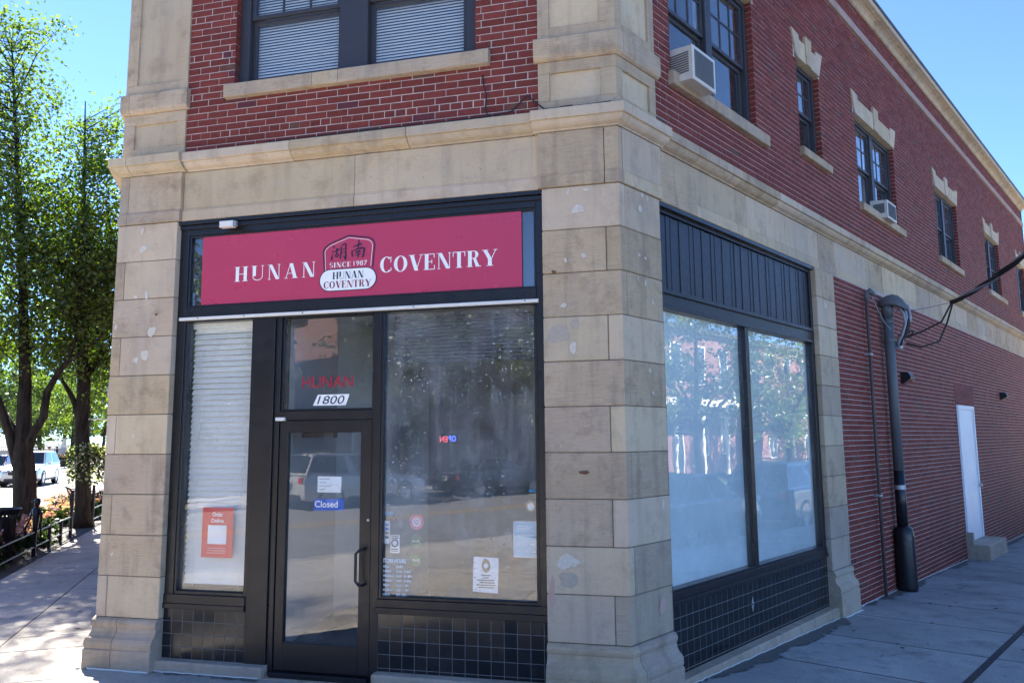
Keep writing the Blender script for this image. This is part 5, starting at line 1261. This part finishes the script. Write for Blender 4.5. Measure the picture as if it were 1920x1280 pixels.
def car(name, L, W, H, suv, mat, label, loc, rz, group='parked cars', plate=None):
    e = empty(name, loc, label, 'car', group, rz); h = L/2; w = W/2; rr = .34 if suv else .31; hood = H*(.60 if suv else .62); belt = H*(.62 if suv else .64)
    def ring(x, zb, zt, ww, tum=.93):
        return [(x, -ww*.88, zb), (x, -ww, zb+.12), (x, -ww, zb+(zt-zb)*.55), (x, -ww*.97, zt-.06), (x, -ww*tum, zt), (x, ww*tum, zt), (x, ww*.97, zt-.06), (x, ww, zb+(zt-zb)*.55), (x, ww, zb+.12), (x, ww*.88, zb)]
    st = [(-h, .42, belt-.22, w*.86), (-h+.06, .30, belt-.03, w*.95), (-h+.35, .24, belt, w), (-h*.35, .22, belt, w), (h*.28, .22, belt, w), (h*.42, .22, hood+.02, w), (h-.45, .24, hood-.09, w*.98), (h-.12, .28, hood-.20, w*.90), (h, .36, hood-.34, w*.78)]
    rs = [ring(*q) for q in st]; mb = MB(); k = 10
    mb.add([v for q in rs for v in q], [(i*k+j, i*k+(j+1) % k, (i+1)*k+(j+1) % k, (i+1)*k+j) for i in range(len(rs)-1) for j in range(k)]+[tuple(range(k))[::-1], tuple((len(rs)-1)*k+j for j in range(k))])
    body = mb.build('body', mat, e, center=False)
    ax = [-h*.58, h*.60]
    # greenhouse
    tail = -h+.10 if suv else -h+.75; xr0 = tail+(.35 if suv else .75); wf = h*.40; xr1 = wf-(.75 if suv else .85); zr = H; wt = w*.74; wb = w*.93
    gb = [(tail, -wb, belt), (wf, -wb, belt), (wf, wb, belt), (tail, wb, belt)]; gt = [(xr0, -wt, zr-.05), (xr1, -wt, zr-.03), (xr1, wt, zr-.03), (xr0, wt, zr-.05)]
    gm = [(xr0+.1, -wt*.85, zr), (xr1-.2, -wt*.85, zr), (xr1-.2, wt*.85, zr), (xr0+.1, wt*.85, zr)]
    mb = MB(); mb.add(gb+gt+gm, [(0, 1, 5, 4), (1, 2, 6, 5), (2, 3, 7, 6), (3, 0, 4, 7), (4, 5, 9, 8), (5, 6, 10, 9), (6, 7, 11, 10), (7, 4, 8, 11), (8, 9, 10, 11)]); mb.build('roof', mat, e, center=False)
    def panel(nm, a, b, c, d, mt, o=.006, inx=.06, iny=.08):
        a, b, c, d = map(Vector, (a, b, c, d)); n = (b-a).cross(d-a).normalized()*o
        f_ = lambda s, t: a.lerp(b, s).lerp(d.lerp(c, s), t)+n
        mb = MB(); mb.add([f_(inx, iny), f_(1-inx, iny), f_(1-inx, 1-iny), f_(inx, 1-iny)], [(0, 1, 2, 3)]); mb.build(nm, mt, e, center=False)
    panel('windscreen', gb[1], gb[2], gt[2], gt[1], M['carglass']); panel('rear_window', gb[3], gb[0], gt[0], gt[3], M['carglass'])
    for s in (0, 1):
        A, Bq, C, D_ = ((gb[0], gb[1], gt[1], gt[0]) if s == 0 else (gb[2], gb[3], gt[3], gt[2])); A, Bq, C, D_ = map(Vector, (A, Bq, C, D_))
        panel('side_window', A, A.lerp(Bq, .47), D_.lerp(C, .47), D_, M['carglass'], .006, .07); panel('side_window', A.lerp(Bq, .5), Bq, C, D_.lerp(C, .5), M['carglass'], .006, .05)
    for x in ax:
        for s in (-1, 1):
            mb = MB(); y = s*(w-.11); mb.lathe((x, y, rr), [(.0001, -.1), (rr*.62, -.1), (rr*.92, -.105), (rr, -.08), (rr, .08), (rr*.92, .105), (rr*.62, .1), (.0001, .1)], 24, axis='y'); wh = mb.build('wheel', M['tyre'], e, center=False)
            mb = MB(); mb.lathe((x, y+s*.085, rr), [(.0001, s*.035), (rr*.12, s*.035), (rr*.16, s*.022), (rr*.58, s*.018), (rr*.62, s*.028), (rr*.66, s*.02)], 20, axis='y'); mb.build('rim', M['rim'], wh, center=False)
            mb = MB(); mb.lathe((x, s*(w-.02), rr+.02), [(rr*1.02, 0), (rr*1.20, 0), (rr*1.20, s*.026), (rr*1.02, s*.026)], 24, axis='y'); mb.build('wheel_arch', M['trim'] if suv else mat, e, center=False)
    for s in (-1, 1):
        mb = MB(); mb.box((h-.16, s*w*.66, hood-.27), (.2, w*.36, .13), -s*.25); mb.build('headlight', M['lampclear'], e, center=False)
        mb = MB(); mb.box((-h+.05, s*w*.76, belt-.16), (.12, w*.26, .20)); mb.build('tail_light', M['tail'], e, center=False)
        mb = MB(); mb.box((wf-.25, s*(w+.07), belt+.05), (.12, .16, .11)); mb.build('mirror', mat, e, center=False)
        mb = MB(); mb.box((.2, s*(w*.985), .30), (L*.42, .05, .10)); mb.build('sill', M['trim'], e, center=False)
    mb = MB(); mb.box((h-.03, 0, hood-.36), (.10, w*.95, .17)); mb.build('grille', M['trim'], e, center=False)
    mb = MB(); mb.box((h-.04, 0, .34), (.12, w*1.3, .14)); mb.build('front_bumper', M['trim'], e, center=False)
    mb = MB(); mb.box((-h+.0, 0, .38), (.10, w*1.5, .18)); mb.build('rear_bumper', M['trim'] if suv else mat, e, center=False)
    mb = MB(); mb.box((-h-.03, 0, belt-.22), (.02, .31, .16)); mb.build('number_plate', M['plate'], e, center=False)
    if suv:
        for s in (-1, 1):
            mb = MB(); mb.tube([(xr0+.1, s*wt*.95, zr-.02), (xr0+.2, s*wt*.95, zr+.05), (xr1-.1, s*wt*.95, zr+.05), (xr1, s*wt*.95, zr-.02)], .018, 5); mb.build('roof_rail', M['trim'], e, center=False)
    return e
rzL = math.atan2(-LD.y, -LD.x); rzS = math.atan2(SD.y, SD.x)
gp = at(57, 902, 47.0); car('car', 4.6, 1.8, 1.70, True, M['silver'], 'silver estate car with roof rails driving towards the crossing', (gp.x, gp.y, -.105), rzL, 'cars on the main street')
gp = at(-14, 900, 50.0); car('car', 4.6, 1.8, 1.5, False, M['bluecar'], 'blue saloon behind the forked pear tree, beside the silver car', (gp.x, gp.y, -.105), rzL, 'cars on the main street')
def lcar(l, n, rz, *a): p = LP(l, n, 0); return car(*a, (p.x, p.y, gz(p.x, p.y)-.125), rz)
# parked on the far side of the crossing, seen in the shop windows
lcar(-11.5, 14.6, rzL, 'car', 4.7, 1.85, 1.72, True, M['silver'], 'silver car parked at the far kerb opposite the shop door')
lcar(-17.6, 14.6, rzL, 'car', 4.6, 1.8, 1.48, False, M['darkcar'], 'charcoal saloon parked at the far kerb between silver and blue cars')
lcar(-23.4, 14.6, rzL, 'car', 4.5, 1.8, 1.47, False, M['bluecar'], 'blue saloon parked at the far kerb opposite the corner')
def scar(s, o, rz, *a): p = SD*s+SN*o; return car(*a, (p.x, p.y, gz(p.x, p.y)-.129), rz)
scar(10.6, 5.25, rzS, 'car', 4.6, 1.82, 1.5, False, M['darkcar'], 'charcoal saloon parked on the side street kerb opposite the film-covered window')
scar(16.6, 5.25, rzS, 'car', 4.7, 1.85, 1.74, True, M['darkcar'], 'charcoal estate car with roof rails parked further along the side street')

# ------------------------------------------------------------------ buildings across the streets
M['brick_far'] = None
def m_brickwall(name, c1, c2, mor):
    x = NT(name); tc = x.n('TexCoord').outputs['UV']
    bt = x.n('TexBrick', i_Vector=tc, i_Color1=(*c1, 1), i_Color2=(*c2, 1), i_Mortar=(*mor, 1), i_Scale=1.0)
    bt.inputs['Mortar Size'].default_value = .006; bt.inputs['Brick Width'].default_value = .22; bt.inputs['Row Height'].default_value = .07
    return x.fin(bt.outputs[0], .8)
M['brick_far'] = m_brickwall('far_brick', (.12, .035, .028), (.16, .05, .038), (.22, .2, .18))
M['tan'] = plain('tan_render', (.45, .38, .29), .85, ns=2); M['greyb'] = plain('grey_render', (.34, .34, .35), .85, ns=2); M['roof'] = plain('roof_felt', (.05, .05, .055), .9); M['farwin'] = plain('far_window_glass', (.03, .04, .05), .08); M['trimw'] = plain('white_trim', (.7, .69, .66), .6)
def far_building(name, fn, u0, u1, v0, v1, h, floors, wallmat, label, bay=2.6, porch=False, facing=1):
    """box building in a street frame: front face at v0"""
    c = fn((u0+u1)/2, (v0+v1)/2); e = empty(name, (c[0], c[1], gz(c[0], c[1])-.1), label, 'building')
    def V(u, v, z): p = fn(u, v); return (p[0], p[1], z-.15)
    mb = MB(); fh = h/floors
    mb.add([V(u, v, z) for z in (0, h) for u, v in ((u0, v0), (u1, v0), (u1, v1), (u0, v1))], [(0, 1, 5, 4), (1, 2, 6, 5), (2, 3, 7, 6), (3, 0, 4, 7)])
    wall = mb.build('wall', wallmat, e); me = wall.data; uv = me.uv_layers.new(name='UVMap')
    dims = [abs(u1-u0), abs(v1-v0)]*2
    for i, p in enumerate(me.polygons):
        for li, q in zip(p.loop_indices, ((0, 0), (dims[i], 0), (dims[i], h), (0, h))): uv.data[li].uv = q
    mb = MB(); d = .35
    mb.add([V(u, v, z) for z in (h, h+.3) for u, v in ((u0-d, v0-d), (u1+d, v0-d), (u1+d, v1+d), (u0-d, v1+d))], [(3, 2, 1, 0), (4, 5, 6, 7), (0, 1, 5, 4), (1, 2, 6, 5), (2, 3, 7, 6), (3, 0, 4, 7)]); mb.build('roof', M['roof'], e)
    nb = max(1, int((u1-u0)/bay)); bw_ = (u1-u0)/nb
    for i in range(nb):
        for k in range(floors):
            um = u0+(i+.5)*bw_; z0 = k*fh+fh*.28; z1 = k*fh+fh*.80; ww = .55
            if k == 0 and i == nb//2: z0 = .15; ww = .5
            def fb_(a, b, c, d2, o0, o1):
                q = MB(); q.add([V(u, v0-o, z) for o in (o0, o1) for u, z in ((a, c), (b, c), (b, d2), (a, d2))], [(3, 2, 1, 0), (4, 5, 6, 7), (0, 1, 5, 4), (1, 2, 6, 5), (2, 3, 7, 6), (3, 0, 4, 7)]); return q
            fr_ = fb_(um-ww-.08, um+ww+.08, z0-.1, z1+.08, -.1, .05).build('window' if z0 > .2 else 'entrance_door', M['trimw'], e)
            for s in (-1, 1): fb_(um+(0 if s > 0 else -ww)+.02, um+(ww if s > 0 else 0)-.02, z0, z1, .04, .06).build('pane', M['farwin'], fr_)
    if porch:
        for i in range(nb):
            um = u0+(i+.5)*bw_; q = MB(); p = V(um, v0-1.6, 0); q.tube([p, (p[0], p[1], fh*.95)], .14, 10); q.build('porch_column', M['trimw'], e)
        q = MB(); q.add([V(u, v, z) for z in (fh*.92, fh*1.02) for u, v in ((u0, v0-1.9), (u1, v0-1.9), (u1, v0-.02), (u0, v0-.02))], [(3, 2, 1, 0), (4, 5, 6, 7), (0, 1, 5, 4), (1, 2, 6, 5), (2, 3, 7, 6), (3, 0, 4, 7)]); q.build('porch_roof', M['trimw'], e)
    return e
far_building('apartment_building', fl, -40, -15, 22, 34, 9.5, 3, M['brick_far'], 'red brick apartment block opposite the corner across the main street')
far_building('shop_building', fl, -13, 12, 22, 34, 7.0, 2, M['tan'], 'tan two-storey shop building opposite the flower beds across the main street', 3.0)
far_building('apartment_building', fs_, 24, 42, 19, 30, 8.5, 2, M['brick_far'], 'red brick house with white porch columns across the side street', 3.0, True)
far_building('apartment_building', fs_, 46, 62, 19, 30, 8.5, 3, M['brick_far'], 'red brick block beyond the house across the side street', 2.8)
far_building('shop_building', fl, 62, 92, 26, 36, 6.0, 2, M['trimw'], 'white two-storey building behind the low wall across the main street', 3.2)
# trees mirrored in the shop glass
for l, n, h, r0, mt, lb, sd_ in ((-7, 18, 9.5, 3.2, 'leafB', 'leafy tree before the tan shop building', 31), (-16, 18, 10, 3.4, 'leafC', 'leafy dark tree before the brick apartment block', 32), (-25, 18, 9, 3.2, 'leafB', 'leafy bright tree before the brick apartment block', 33), (-36, 18.5, 11, 4, 'leafC', 'tall dark tree at the far end of the brick apartment block', 34)):
    simple_tree(l, n, h, r0, M[mt], lb, sd_, 7000, .2, 'trees across the main street')
for s, o, h, r0, mt, lb, sd_ in ((20, 14.6, 9.5, 3.4, 'leafB', 'bright tree on the lawn before the porch house', 41), (30, 15.2, 11, 4.0, 'leafC', 'dark tree on the lawn before the porch house', 42), (40, 14.8, 10, 3.6, 'leafB', 'bright tree on the lawn past the porch house', 43), (52, 15.5, 11, 4.2, 'leafC', 'dark tree on the lawn before the far brick block', 44)):
    simple_tree(s, o, h, r0, M[mt], lb, sd_, 7000, .2, 'trees across the side street', fs_)

# ------------------------------------------------------------------ far pavement across the main street
M['wallgrey'] = plain('grey_rendered_wall', (.30, .29, .29), .85, ns=3)
def fbox(name, l0, l1, n0, n1, z0, z1, mat, parent=None):
    mb = MB(); vs = [LP(l, n, z) for z in (z0, z1) for l, n in ((l0, n0), (l1, n0), (l1, n1), (l0, n1))]
    mb.add(vs, [(3, 2, 1, 0), (4, 5, 6, 7), (0, 1, 5, 4), (1, 2, 6, 5), (2, 3, 7, 6), (3, 0, 4, 7)]); return mb.build(name, mat, parent)
lw2 = fbox('low_wall', 58, 92, 17.6, 18.0, -.1, 1.45, M['wallgrey']); tag(lw2, 'grey low wall carrying a white fence across the main street', 'wall')
fe = link('white_fence', None, None, LP(75, 17.8, 1.45)); tag(fe, 'white picket fence standing on the grey low wall', 'fence')
for k in range(60): fbox('picket', 58.2+k*.56, 58.32+k*.56, 17.76, 17.82, 1.45, 2.5, M['trimw'], fe)
fbox('rail', 58, 92, 17.73, 17.76, 2.2, 2.28, M['trimw'], fe); fbox('rail', 58, 92, 17.73, 17.76, 1.65, 1.73, M['trimw'], fe)
def find_l(px, n):
    best = None
    for i in range(600):
        l = 15+i*.15; p = LP(l, n, 1.0)-CAM; x = 960+cr['f']*p.dot(CR)/p.dot(CF)
        if best is None or abs(x-px) < best[0]: best = (abs(x-px), l)
    return best[1]
M['skin'] = plain('skin', (.28, .15, .10), .6); M['jeans'] = plain('dark_trousers', (.03, .035, .06), .8); M['shirt'] = plain('dark_shirt', (.025, .025, .03), .8); M['shirt2'] = plain('blue_shirt', (.05, .09, .2), .8); M['hair'] = plain('dark_hair', (.015, .012, .010), .7)
def person(px, n, face, label, shirt, walk=.0, hh=1.74):
    l = find_l(px, n); p = LP(l, n, 0); e = empty('person', (p.x, p.y, .0), label, 'person', 'people on the far pavement', face)
    k = hh/1.75; J = dict(pel=(0, 0, .95), ch=(0.01, 0, 1.22), sh=(0, 0, 1.42), nk=(.01, 0, 1.50), hd=(.03, 0, 1.60), tp=(.02, 0, 1.73))
    pts = []; ed = []; rad = []
    def a(q, r, par=None):
        pts.append(tuple(c*k for c in q)); rad.append(r*k)
        if par is not None: ed.append((par, len(pts)-1))
        return len(pts)-1
    pel = a((0, 0, .95), .155); ch = a((.01, 0, 1.22), .16, pel); sh = a((0, 0, 1.40), .13, ch); nk = a((.01, 0, 1.50), .06, sh); hd = a((.02, 0, 1.61), .10, nk); a((.01, 0, 1.70), .075, hd)
    for s in (-1, 1):
        hp = a((0, s*.09, .90), .11, pel); kn = a((.03+walk*s*.18, s*.10, .50), .075, hp); an = a((-.02+walk*s*.26, s*.10, .10), .05, kn); a((.10+walk*s*.26, s*.11, .045), .045, an)
        so_ = a((0, s*.18, 1.38), .075, sh); el = a((-.02, s*.25, 1.12), .05, so_); wr = a((.12, s*.22, .92), .038, el); a((.17, s*.20, .85), .035, wr)
    me = bpy.data.meshes.new('body'); me.from_pydata(pts, ed, []); ob = bpy.data.objects.new('tmp', me); COL.objects.link(ob)
    sk_ = ob.modifiers.new('skin', 'SKIN'); 
    for i, v in enumerate(me.skin_vertices[0].data): v.radius = (rad[i], rad[i]); v.use_root = (i == 0)
    ob.modifiers.new('sub', 'SUBSURF').levels = 1
    bpy.context.view_layer.update(); dg = bpy.context.evaluated_depsgraph_get(); m2 = bpy.data.meshes.new_from_object(ob.evaluated_get(dg)); bpy.data.objects.remove(ob)
    m2.materials.clear()
    for mm in (M['jeans'], shirt, M['skin']): m2.materials.append(mm)
    for f in m2.polygons:
        z = f.center.z/k; y = abs(f.center.y)/k
        f.material_index = 0 if z < .96 and y < .19 else (2 if z > 1.49 or (y > .19 and z < 1.12) else 1); f.use_smooth = True
    o = bpy.data.objects.new('body', m2); COL.objects.link(o); o.parent = e
    mb = MB(); mb.lathe((-.005*k, 0, 1.66*k), [(.112*k, -.05*k), (.118*k, 0), (.10*k, .06*k), (.05*k, .095*k), (.0001, .10*k)], 14); h_ = mb.build('hair', M['hair'], e, center=False)
    return e
person(92, 14.2, 2.4, 'person in dark clothes walking beside the grey low wall', M['shirt'], 1.0)
person(129, 14.8, -1.2, 'person in a blue shirt standing past the orange chair', M['shirt2'], .2)
person(106, 16.8, 1.0, 'person in dark clothes close against the grey low wall', M['shirt'], .3, 1.7)
M['orange'] = plain('orange_chair_plastic', (.65, .16, .03), .5); M['redp'] = plain('red_planter', (.30, .03, .03), .6)
def chair(px, n, mat, label, rz=.6):
    p = LP(find_l(px, n), n, 0); e = empty('lounge_chair', (p.x, p.y, 0.02), label, 'chair', 'chairs on the far pavement', rz)
    def bx(nm, c, d, rot=None):
        mb = MB(); mb.box((0, 0, 0), d); o = mb.build(nm, mat, e, center=False); o.location = c
        if rot: o.rotation_euler = rot
    for k in range(4): bx('seat_slat', (-.22+k*.14, 0, .38-k*.0), (.12, .56, .025))
    for k in range(5): bx('back_slat', (-.38, -.24+k*.12, .68), (.025, .10, .75), (0, -.3, 0))
    for s in (-1, 1):
        bx('leg', (.25, s*.31, .2), (.09, .03, .4)); bx('leg', (-.25, s*.31, .2), (.09, .03, .4)); bx('arm', (0, s*.33, .56), (.7, .13, .025))
chair(103, 13.8, M['orange'], 'orange slatted lounge chair on the far pavement'); chair(96, 13.8, M['redp'], 'red slatted lounge chair beside the orange chair')
def planter(px, n, label, sd_):
    p = LP(find_l(px, n), n, 0); e = empty('planter', (p.x, p.y, 0), label, 'planter', 'planters on the far pavement')
    mb = MB(); mb.lathe((p.x, p.y, .02), [(.0001, 0), (.32, 0), (.44, .5), (.46, .52), (.40, .52), (.38, .48), (.0001, .48)], 18); mb.build('pot', M['trim'], e)
    q = random.Random(sd_); mb = MB(); leaf_mesh([(p.x+q.gauss(0, .26), p.y+q.gauss(0, .26), .62+abs(q.gauss(0, .16))) for _ in range(500)], .14, mb, q); mb.build('foliage', M['leafD'], e, attr=True, kind='stuff')
    mb = MB(); leaf_mesh([(p.x+q.gauss(0, .28), p.y+q.gauss(0, .28), .78+abs(q.gauss(0, .1))) for _ in range(140)], .11, mb, q); mb.build('flowers', M['flower'], e, attr=True, kind='stuff')
planter(119, 13.8, 'dark round planter of pink flowers beside the orange chair', 51); planter(111, 14.4, 'dark round planter of pink flowers behind the orange chair', 52)

# ------------------------------------------------------------------ grime on the pavements
M['grime'] = plain('pavement_grime', (.125, .122, .112), .95, var=.4, ns=22, bump=.5); M['gum'] = plain('trodden_gum', (.05, .05, .052), .9, var=.4, ns=9)
def grime_strip(t0, t1, n, o0, wmax, k, seed):
    r = random.Random(seed); mb = MB(); vs = []; w_ = .08
    for i in range(k+1):
        t = t0+(t1-t0)*i/k; w_ = min(wmax, max(.015, w_+r.uniform(-.05, .05)))
        for o in (o0, o0+w_):
            p = P(t, o, 0, n); vs.append((p.x, p.y, gz(p.x, p.y)+.0075))
    mb.add(vs, [(2*i, 2*i+2, 2*i+3, 2*i+1) for i in range(k)]); o = mb.build('pavement_grime', M['grime']); o['kind'] = 'structure'
grime_strip(.7, 4.3, SN, .05, .20, 90, 3); grime_strip(4.9, 20.8, SN, -.005, .16, 260, 4); grime_strip(-4.8, -3.1, FN, .03, .07, 40, 5)
mb = MB(); r = random.Random(77)
for _ in range(150):
    if r.random() < .65: p = SD*r.uniform(.5, 16)+SN*r.uniform(.15, 3.8)
    else: p = LP(r.uniform(-3, 14), r.uniform(.1, 2.1), 0).xy
    rad = r.uniform(.008, .03); z = gz(p.x, p.y)+.0062; n = 9; ro = [r.uniform(.6, 1.2) for _ in range(n)]
    mb.add([(p.x+rad*ro[i]*math.cos(6.283*i/n), p.y+rad*ro[i]*math.sin(6.283*i/n), z) for i in range(n)], [tuple(range(n))])
o = mb.build('gum_spots', M['gum']); o['kind'] = 'stuff'; tag(o, 'dark trodden gum spots scattered over the pavements', 'gum spots')
for k, (s0, o0, s1, o1) in enumerate(((5.9, .1, 4.7, 1.6), (2.2, .6, 3.4, 1.3), (9.2, .3, 9.9, 1.6))):
    mb = MB(); r = random.Random(k); pts = []
    for i in range(19):
        q = i/18; p = SD*(s0+(s1-s0)*q+r.uniform(-.04, .04))+SN*(o0+(o1-o0)*q+r.uniform(-.03, .03)); pts.append(p)
    vs = []
    for i, p in enumerate(pts):
        wd = .0035*(1-abs(i/9-1)*.7); d = (pts[min(i+1, 18)]-pts[max(i-1, 0)]).normalized(); kx = Vector((-d.y, d.x))*wd
        for q in (p-kx, p+kx): vs.append((q.x, q.y, gz(q.x, q.y)+.0068))
    mb.add(vs, [(2*i, 2*i+2, 2*i+3, 2*i+1) for i in range(18)]); o = mb.build('pavement_crack', M['tar']); o['kind'] = 'structure'
mb = MB(); c = P(12.30, .02, 1.05, SN); mb.tube([c, c+Vector((SN.x, SN.y, 0))*.05], .03, 10); mb.build('door_knob', M['galv'], sdo)
